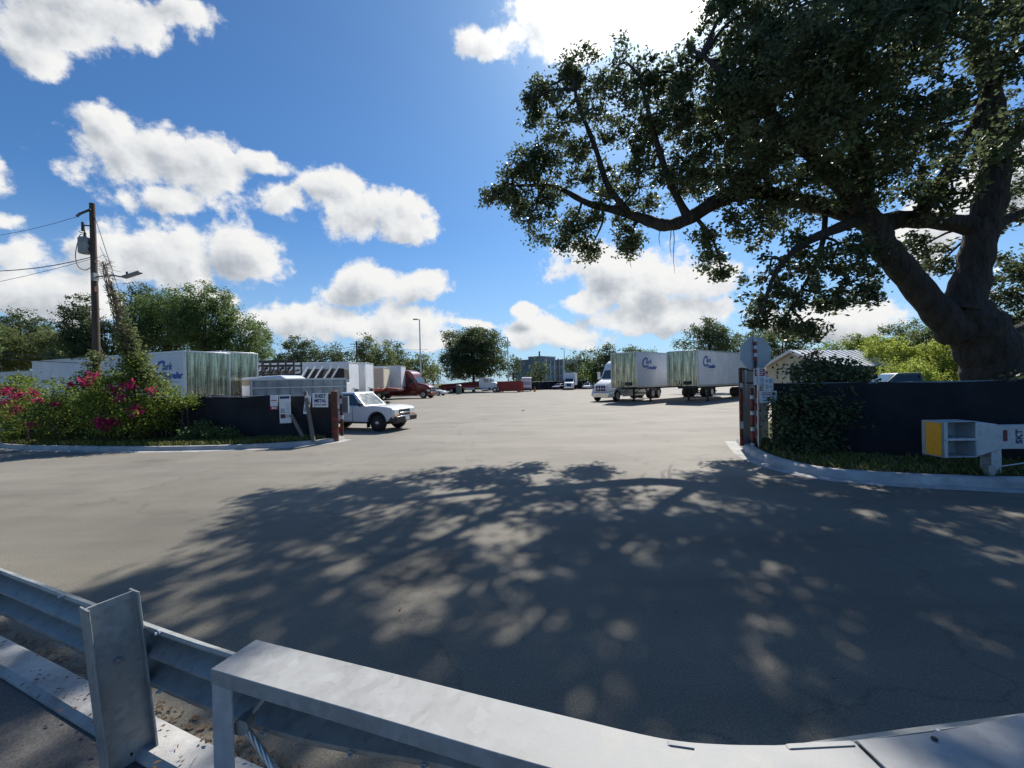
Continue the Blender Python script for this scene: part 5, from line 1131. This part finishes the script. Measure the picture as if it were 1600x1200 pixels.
for i in range(150):
    f = random.random(); px, py = 160 + 48 * f + random.gauss(0, 5), 405 + 145 * f + random.gauss(0, 6); c = at(px, py, 15.3 + random.uniform(-.3, .3)) - O
    d = Vector((random.gauss(0, 1), random.gauss(0, 1), random.gauss(0, .8))).normalized() * random.uniform(.1, .3); sm_.tube([c - d, c + d * .2 + Vector((0, 0, random.uniform(-.05, .05))), c + d], [.008, .009, .004], 4)
sm_.build('stems', M['twig'], t)
ivy = []; 
for py in (560, 580, 600, 620): c = at(147, py, 16.0) - UP; cc, pts, rn = clump_points(c, (.32, .3, .3), 16, 16, .09); ivy.append(pts)
iv = thing('climbing_vine', 'leafy vine wrapped round the foot of the utility pole', 'vine', UP); quads_mesh('foliage', leaf_quads(np.concatenate(ivy), .11, .6), M['leafC'], iv)
m = MB(); m.tube([(.17 * math.cos(i * .6), .17 * math.sin(i * .6), .3 * i) for i in range(13)], .015, 5); m.build('stems', M['twig'], iv)
# ------------------------------------------------------------------ bougainvillea and shrubs
def bush(name, label, blobs, flowers, mat, lsz=.085, group=None, cat='shrub', z=.1, stems=True, per=30, dens=1.0, fm=None, clump=.13):
    c0 = at(blobs[0][0], 600, blobs[0][2]); t = thing(name, label, cat, (c0.x, c0.y, z), 0, group); O = Vector(t.location); V = []; Rn = []; sm_ = MB()
    for px, py, d, r, ry in blobs:
        c = at(px, py, d) - O; rx_, rz_ = r * d / F, ry * d / F
        cc, pts, rn = clump_points(c, (rx_, rx_ * .85, rz_), int(dens * (16 + 44 * rx_ * rz_)), per, clump, .45); pts = pts[pts[:, 2] > .02]
        V.append(leaf_quads(pts, lsz, .62)); 
        if stems:
            for k in range(3): e = c + Vector((random.uniform(-.4, .4) * rx_, random.uniform(-.4, .4) * rx_, random.uniform(0, .6) * rz_)); b = Vector((c.x + random.uniform(-.3, .3), c.y, 0)); limb(sm_, [b, (b + e) * .5 + Vector((random.uniform(-.15, .15), -.1, .05)), e], .025, .008, 5, 3)
    quads_mesh('foliage', np.concatenate(V), mat, t)
    if stems:
        xs_ = sorted(v[0] for v in sm_.v); sm_.tube([(xs_[0] + (xs_[-1] - xs_[0]) * i / 8, (at(blobs[0][0], 600, blobs[0][2]) - O).y * 0, .03 + .02 * (i % 2)) for i in range(9)], .02, 5)
        sm_.build('stems', M['fartrunk'], t, smooth=True)
    F_ = []
    for px, py, d, r, k in flowers:
        c = at(px, py, d) - O; rm = 1.05 * r * d / F; cc, pts, rn = clump_points(c, (rm, rm * .6, rm * .75), int(5 + .9 * k), 10, .07, .0); F_.append(leaf_quads(pts, .07, .9))
    if F_: quads_mesh('blossoms', np.concatenate(F_), fm or M['flower'], t)
    return t
BG = 'bougainvillea along the left kerb'
bush('bougainvillea', 'rounded bougainvillea at the left edge with a bright green top', [(70, 612, 16.0, 42, 26), (20, 625, 16.2, 45, 28), (110, 630, 15.6, 38, 30), (50, 650, 15.2, 60, 36), (0, 655, 15.5, 50, 36), (-50, 640, 16.5, 60, 40), (92, 662, 15.0, 32, 26), (25, 600, 16.6, 20, 14)],
     [(8, 612, 15.3, 12, 8), (30, 618, 15.2, 12, 9), (50, 612, 15.2, 8, 5), (12, 645, 14.9, 10, 5), (60, 625, 15.0, 6, 3), (85, 632, 14.9, 7, 3), (28, 640, 14.9, 7, 3), (110, 600, 15.3, 5, 3), (45, 664, 14.7, 6, 3), (5, 630, 15, 8, 4)], M['leafW'], group=BG)
bush('bougainvillea', 'larger bougainvillea under the vine tower, with deep pink clusters', [(165, 610, 15.6, 34, 26), (200, 605, 15.3, 36, 28), (235, 615, 15.2, 34, 24), (265, 622, 15.1, 28, 18), (290, 628, 15.0, 16, 9), (180, 640, 15.0, 48, 34), (225, 650, 14.8, 44, 30), (165, 665, 14.8, 36, 22), (255, 645, 14.9, 30, 28), (145, 640, 15.2, 26, 36), (205, 670, 14.6, 44, 18), (140, 595, 15.9, 16, 14), (203, 584, 15.2, 24, 20), (212, 566, 15.2, 14, 16), (180, 596, 15.3, 20, 16)],
     [(145, 588, 15.3, 9, 7), (130, 597, 15.4, 7, 4), (175, 607, 14.8, 9, 5), (200, 603, 14.7, 13, 9), (187, 625, 14.5, 10, 7), (215, 642, 14.3, 13, 8), (165, 667, 14.2, 15, 13), (175, 660, 14.2, 10, 8), (140, 600, 15.2, 5, 3), (235, 610, 14.6, 5, 3), (155, 655, 14.3, 6, 3)], M['leafW'], group=BG)
bush('weedy_shrub', 'low leafy weed against the left fence, right of the yellow guard', [(318, 668, 14.9, 11, 12), (305, 677, 14.7, 16, 8), (335, 678, 14.6, 22, 8), (355, 680, 14.6, 16, 6), (290, 680, 14.5, 14, 7)], [], M['leafA'], lsz=.08, dens=.9, per=20)
bush('vine_shrub', 'dark vine mass overgrowing the right fence behind the warning signs', [(1290, 588, 11.0, 38, 18), (1255, 600, 10.8, 34, 34), (1320, 595, 10.6, 30, 24), (1285, 620, 10.4, 52, 40), (1250, 650, 10.4, 34, 40), (1300, 660, 10.0, 40, 38), (1235, 680, 10.2, 20, 28), (1340, 590, 10.8, 18, 12), (1275, 690, 9.8, 40, 16), (1335, 630, 10.2, 22, 26), (1225, 640, 10.7, 16, 26), (1272, 572, 11.2, 16, 7), (1308, 574, 11.2, 14, 6)],
     [(1274, 552, 11, 4, 2), (1262, 560, 11, 3, 1)], M['leafV'], lsz=.10, z=.14, per=26, fm=M['dryleaf'], clump=.15)
bush('vine_shrub', 'dim vines spilling over the right fence near the frame edge', [(1575, 622, 9.4, 34, 14), (1600, 610, 9.4, 30, 20), (1640, 640, 9.0, 40, 40), (1540, 612, 9.8, 20, 8)], [], M['leafV'], lsz=.10, z=.14, per=22)
# ------------------------------------------------------------------ trees beyond
far_tree('tall rounded green tree behind the long white trailer, left of centre of its row', 262, 446, 575, 62, 44, M['leafA'], nb=20)
far_tree('broad green tree with a peaked top behind the mirror noses', 318, 438, 580, 52, 42, M['leafA'], nb=20)
far_tree('lower spreading green tree ending the left tree row', 378, 484, 585, 46, 43, M['leafA'], nb=18)
far_tree('small-crowned tree rising above its neighbours behind the vine tower', 216, 437, 560, 30, 46, M['leafB'], nb=12)
far_tree('slim ragged tree just left of the utility pole', 121, 462, 580, 30, 38, M['leafB'], nb=14, dens=.8)
far_tree('leafy green tree behind the utility pole foot', 165, 492, 590, 44, 40, M['leafC'], nb=16)
far_tree('dark rounded tree at the far left skyline', 38, 486, 590, 46, 62, M['leafB'], nb=16)
far_tree('mid-green tree in front of the dark one at the far left', 82, 512, 600, 50, 46, M['leafC'], nb=16)
far_tree('green tree cut by the left picture edge', 5, 510, 600, 44, 44, M['leafC'], nb=16)
far_tree('bushy green tree filling the gap left of the bougainvillea tops', 128, 530, 605, 50, 38, M['leafC'], nb=14)
GM = 'trees behind the back row of trailers'
for a in [('olive tree left of the end-on trailers with a ragged dome', 466, 527, 590, 34, 72, 'leafB', 13), ('low tree filling the dip left of the distant pole', 515, 540, 596, 34, 78, 'leafB', 12), ('pine-like tall tree with a pointed tip above the trailers', 572, 518, 596, 20, 76, 'leafC', 12), ('light green tree beside the pointed one', 598, 533, 596, 26, 74, 'leafC', 12), ('dark narrow tree left of the first light pole', 623, 533, 598, 15, 80, 'leafB', 10), ('light green low tree at the foot of the first light pole', 655, 552, 602, 30, 76, 'leafC', 12), ('dark gap-filling tree behind the row of white trailers', 545, 545, 596, 36, 82, 'leafB', 12), ('low dark tree at the left end of the back row', 430, 552, 600, 26, 80, 'leafB', 10), ('small bright green tree left of the big dark one', 676, 566, 604, 16, 84, 'leafC', 9), ('low green tree behind the beige trailer', 605, 556, 602, 40, 85, 'leafB', 11)]:
    far_tree(a[0], a[1], a[2], a[3], a[4], a[5], M[a[6]], GM, nb=a[7])
far_tree('big dark dome-shaped tree in the middle distance', 738, 511, 600, 56, 96, M['leafB'], GM, nb=26, dens=1.2)
far_tree('thin tree left of the far light pole and the grey block', 802, 553, 600, 12, 104, M['leafB'], 'trees at the far end', nb=9)
far_tree('round tree in front of the grey apartment block', 845, 560, 604, 15, 112, M['leafB'], 'trees at the far end', nb=10)
far_tree('low dark bushy tree at the foot of the grey block', 830, 582, 606, 14, 108, M['leafB'], 'trees at the far end', nb=8)
for a in [('dark tree left of the white semi, lowest of its row', 905, 548, 602, 24, 112, 'leafB', 12), ('tall dark tree behind the white semi', 946, 536, 600, 28, 106, 'leafB', 14), ('dark tree peeping over the first mirror nose', 988, 540, 598, 30, 100, 'leafB', 12), ('small tree top left of the two right trailers', 925, 560, 604, 20, 104, 'leafA', 10), ('tree top just over the right trailers gap', 1018, 543, 590, 14, 96, 'leafB', 8), ('tiny bright yellow-green tree by the far box truck', 916, 580, 600, 6, 100, 'leafY', 6)]:
    far_tree(a[0], a[1], a[2], a[3], a[4], a[5], M[a[6]], 'trees at the far end', nb=a[7])
GR = 'trees beyond the right fence'
far_tree('airy oak standing above the right-hand trailers', 1108, 500, 575, 50, 58, M['leafB'], GR, nb=18, dens=.85)
far_tree('dark tree behind the stop sign', 1185, 512, 580, 36, 52, M['leafB'], GR, nb=14)
far_tree('drooping dark tree above the pale metal roof', 1222, 505, 575, 34, 40, M['leafB'], GR, nb=14, dens=.85)
for a in [('sloping green tree at the left end of the overgrown bank', 1290, 532, 620, 52, 44, 'leafW', 14), ('bright green tree in the middle of the overgrown bank', 1352, 518, 620, 52, 42, 'leafW', 16), ('olive tree crest beside the oak trunk', 1410, 500, 620, 52, 40, 'leafC', 16), ('green tree behind the oak trunk', 1490, 488, 630, 60, 38, 'leafA', 16), ('green tree filling the right edge behind the oak', 1600, 480, 640, 70, 36, 'leafA', 16)]:
    far_tree(a[0], a[1], a[2], a[3], a[4], a[5], M[a[6]], GR, nb=a[7], zbase=.14)
SB = 'sunlit yellow-green thickets beyond the right fence'
for a in [('sunlit thicket right of the pale-roofed house', 1395, 522, 625, 58, 27), ('sunlit thicket directly left of the oak trunk', 1465, 528, 630, 52, 25), ('sunlit thicket behind the blue-grey pickup', 1425, 560, 640, 52, 22), ('sunlit thicket right of the oak trunk', 1590, 540, 640, 60, 24)]:
    far_tree(a[0], a[1], a[2], a[3], a[4], a[5], M['leafY'], SB, name='thicket', nb=16, zbase=.14, category='thicket', dens=.9)
# trees on the far left, just out of the picture, that the polished noses mirror
for a in [('tall green tree just past the left edge of the view', -120, 400, 600, 90, 36), ('second tall green tree farther past the left edge of the view', -420, 330, 620, 130, 30)]:
    far_tree(a[0], a[1], a[2], a[3], a[4], a[5], M['leafA'], 'trees past the left edge', nb=14, dens=.6, ls=.22)
# ------------------------------------------------------------------ light poles, distant pole
def light_pole(label, px, top, d, ah):
    p = at(px, top, d); t = thing('light_pole', label, 'light pole', (p.x, p.y, 0), 0, 'yard light poles'); h = p.z
    m = MB(); m.tube([(0, 0, 0), (0, 0, h)], [.14, .09], 10); m.lathe([(.25, 0), (.25, .5), (.15, .55)], (0, 0, 0), 'z', 10); m.build('shaft', M['alu'], t, smooth=True)
    m = MB(); m.beam((0, 0, h - .1), (ah, 0, h), .09, .08); ar = m.build('arm', M['grey'], t); m = MB(); m.obox((ah * 1.3, 0, h + .02), .75, .36, .17); m.build('lamp_head', M['grey'], ar, bev=.04)
light_pole('tall light pole above the maroon truck', 655.5, 499, 66, -.5)
light_pole('light pole right of the big dark tree', 793, 527, 92, -.5)
light_pole('farthest light pole, above the far box truck', 881.5, 545, 118, -.5)
p = at(872, 560, 104); t = thing('timber_pole', 'plain dark timber pole in front of the grey block', 'pole', (p.x, p.y, 0)); m = MB(); m.tube([(0, 0, 0), (0, 0, p.z)], [.2, .15], 10); m.build('shaft', M['wood'], t, smooth=True)
m = MB(); m.obox((0, -.2, p.z - 1), .3, .3, .5); m.build('equipment_box', M['dark'], t)
p = at(557, 533, 72); t = thing('distant_utility_pole', 'distant dark utility pole among the trees behind the trailers', 'utility pole', (p.x, p.y, 0)); m = MB(); m.tube([(0, 0, 0), (0, 0, p.z)], [.18, .13], 8); m.build('shaft', M['wood'], t, smooth=True)
m = MB(); m.beam((-1.1, 0, p.z - .5), (1.1, 0, p.z - .5), .1, .12); m.build('crossarm', M['wood'], t)
for k in (0, 1): wire(('upper' if k == 0 else 'lower') + ' thin wire strung past the distant utility pole', [at(395, 556 + 8 * k, 66), at(557, 541 + 9 * k, 71.8), at(668, 546 + 9 * k, 80)], .03, sag=.3)
# ------------------------------------------------------------------ buildings
h0 = at(1240, 549, 27.5); d1_ = Vector((.96, .28, 0)).normalized()
t = thing('bungalow', 'cream bungalow with a pale metal gable roof beyond the right fence', 'house', (h0.x, h0.y, .14), heading(d1_.x, d1_.y)); ez = at(1198, 574, 28).z - .14; rz_ = h0.z - .14; hw_ = 2.1
m = MB(); m.prismx([(-hw_, 0), (hw_, 0), (hw_, ez), (0, rz_ - .08), (-hw_, ez)], 0, 5.4); m.build('wall', M['cream'], t)
for s in (-1, 1):
    n_ = Vector((0, -(rz_ - ez), hw_)) if s > 0 else Vector((0, rz_ - ez, hw_)); m = MB()
    m.hexa([(-.35, s * (hw_ + .35), ez - .14), (5.8, s * (hw_ + .35), ez - .14), (5.8, 0, rz_ + .0), (-.35, 0, rz_ + .0), (-.35, s * (hw_ + .35), ez - .06), (5.8, s * (hw_ + .35), ez - .06), (5.8, 0, rz_ + .08), (-.35, 0, rz_ + .08)]); rf = m.build('roof', M['roofmetal'], t)
    if s < 0:
        sm2 = MB()
        for i in range(13): x = -.3 + i * .5; sm2.beam((x, s * (hw_ + .34), ez - .045), (x, -.02, rz_ + .095), .04, .05)
        sm2.build('roof_seams', M['roofmetal'], rf)
    fb = MB(); fb.beam((-.37, s * (hw_ + .36), ez - .13), (-.37, 0, rz_ + .02), .05, .17); fb.build('barge_board', M['signwhite'], t)
m = MB(); m.box(-.03, 0, -.5, .3, ez - .9, ez - .05); wn = m.build('window', M['glass'], t); m = MB(); m.box(-.05, -.03, -.56, -.5, ez - .96, ez + .01); m.box(-.05, -.03, .3, .36, ez - .96, ez + .01); m.build('frame', M['signwhite'], wn)
m = MB(); m.box(1.0, 2.2, -hw_ - .03, -hw_, ez - 1.2, ez - .3); m.build('window', M['glass'], t)
# grey apartment block
b0_ = at(806, 600, 150); b1_ = at(848, 600, 142); t = thing('apartment_block', 'grey three-storey block with a stair tower beyond the far fence', 'building', (b0_.x, b0_.y, 0), heading(b1_.x - b0_.x, b1_.y - b0_.y))
zt1 = at(806, 563, 150).z; L1 = (b1_ - b0_).length
MB().box(0, L1 * .55, 0, 12, 0, zt1).build('left_wing', M['bldg'], t)
zt2 = at(835, 558.5, 144).z; MB().box(L1 * .55, L1 * .98, -.8, 8, 0, zt2).build('stair_tower', M['bldg'], t)
MB().box(L1 * .54, L1 * .99, -.9, 8.1, zt2, zt2 + .35).build('parapet', M['bldg2'], t)
MB().box(L1 * .75, L1 * .78, 2, 2.4, zt2 + .35, zt2 + 2.2).build('roof_vent', M['dark'], t)
zr1 = zt2 - 1.2; x0_ = L1 * .98; x1_ = x0_ + 8.6
MB().box(x0_, x1_, .2, 12, 0, zr1).build('right_wing', M['bldg2'], t)
for i in range(5):
    xx = x0_ + .7 + i * 1.7
    for j in range(3): m = MB(); m.box(xx, xx + .8, .14, .2, .9 + j * 3.0, 2.9 + j * 3.0); w2 = m.build('window', M['glass'], t); m = MB(); m.box(xx - .06, xx + .86, .05, .2, .72 + j * 3.0, .88 + j * 3.0); m.build('sill', M['signwhite'], w2)
for i in range(6): m = MB(); m.box(x0_ + .15 + i * 1.7, x0_ + .45 + i * 1.7, -.1, .2, 0, zr1 - .3); m.build('pilaster', M['signwhite'], t, )
for xx, zz in [(1.2, 7.6), (3.6, 7.6), (1.2, 4.6), (3.6, 4.6)]: m = MB(); m.box(xx, xx + .9, -.04, 0, zz, zz + 1.3); m.build('window', M['glass'], t)
# low tan structure edge left of dumpster
# ------------------------------------------------------------------ ground cover, litter
def blades(name, pts, h, mat, z, label=None, w=.012):
    n = len(pts); a = rng.random(n) * 6.28; hh = h * (.4 + .9 * rng.random(n)); lean = (rng.normal(size=(n, 2)) * .35) * hh[:, None]
    bx = np.stack([np.cos(a), np.sin(a), np.zeros(n)], 1) * (w * (.6 + .8 * rng.random(n)))[:, None]
    P = np.concatenate([pts, np.full((n, 1), z)], 1); tip = P + np.concatenate([lean, hh[:, None]], 1); mid = P + np.concatenate([lean * .35, hh[:, None] * .55], 1)
    return np.stack([P - bx, mid - bx * .8, tip, P + bx], 1)
def along(path, o0, o1, n, i0=0.0, i1=1.0, bias=1.0):
    P = np.array([tuple(p)[:2] for p in path]); sg = np.linalg.norm(np.diff(P, axis=0), axis=1); cum = np.concatenate([[0], np.cumsum(sg)]); s = (i0 + (i1 - i0) * rng.random(n)) * cum[-1]
    x = np.interp(s, cum, P[:, 0]); y = np.interp(s, cum, P[:, 1]); j = np.clip(np.searchsorted(cum, s) - 1, 0, len(sg) - 1); d = np.diff(P, axis=0)[j] / sg[j][:, None]; nn = np.stack([-d[:, 1], d[:, 0]], 1)
    return np.stack([x, y], 1) + nn * (o0 + (o1 - o0) * rng.random(n) ** bias)[:, None]
KLn = [p for p in KL if p.x > -26 and p.y < 14.6 or p.x < -10 and p.x > -26]
q = blades('g', along(KLn, .2, 1.5, 26000), .16, None, .10, w=.016); tag(quads_mesh('grass', q, M['grass']), 'unmown grass along the left kerb', 'grass', kind='stuff')
KRn = [p for p in KR if p.x < 13]
pts = along(KRn, .3, 2.0, 5200, .04, 1.0); q = blades('g', pts, .12, None, .14, w=.014); tag(quads_mesh('grass', q, M['grass']), 'thin grass on the right verge', 'grass', kind='stuff')
pts = along(KRn, .22, 1.7, 8200, .0, 1.0); c3_ = np.concatenate([pts, .155 + .015 * rng.random((len(pts), 1))], 1); lv = leaf_quads(c3_, .06, .6); lv[:, :, 2] = .15 + np.abs(lv[:, :, 2] - .15) * .35; tag(quads_mesh('fallen_leaves', lv, M['dryleaf']), 'fallen leaves on the right verge', 'leaf litter', kind='stuff')
# leaf litter under the guardrail and scattered on the road
pts = np.concatenate([along(rail, .17, .30, 2600, .3, .95), along(rail, -.1, .14, 500, .3, .9), along(KRn, -.55, -.05, 500), np.stack([rng.uniform(-9, 12, 260), rng.uniform(2.5, 13, 260)], 1)])
zz = np.where(np.arange(len(pts)) < 2600, .012, np.where(np.arange(len(pts)) < 3100, .14, .012)); c3_ = np.concatenate([pts, zz[:, None]], 1); lv = leaf_quads(c3_, .035, .6); lv[:, :, 2] = zz[:, None] + np.abs(lv[:, :, 2] - zz[:, None]) * .35
tag(quads_mesh('leaf_litter', lv, M['dryleaf']), 'brown leaf litter on the road and along the guardrail kerb', 'leaf litter', kind='stuff')
for label, px, py, s_ in [('crumpled white paper scrap in the middle of the yard', 817, 642, .16), ('white litter scrap at the foot of the left fence', 499, 690, .12), ('second white litter scrap, between the two stakes', 485, 686, .1)]:
    c = gp(px, py); m = MB(); 
    vs = [(random.uniform(-s_, s_), random.uniform(-s_, s_), random.uniform(0, .09)) for _ in range(7)]; m.add([(-s_, -s_ * .6, .01), (s_, -s_ * .5, .01), (s_ * .8, s_ * .6, .02), (-s_ * .9, s_ * .5, .015), (0, 0, .09), (s_ * .4, -.02, .07)], [(0, 1, 5, 4), (1, 2, 5), (2, 3, 4, 5), (3, 0, 4)]); o = m.build('paper_scrap', M['litter']); o.location = (c.x, c.y, .0 if px > 600 else .11); tag(o, label, 'litter')
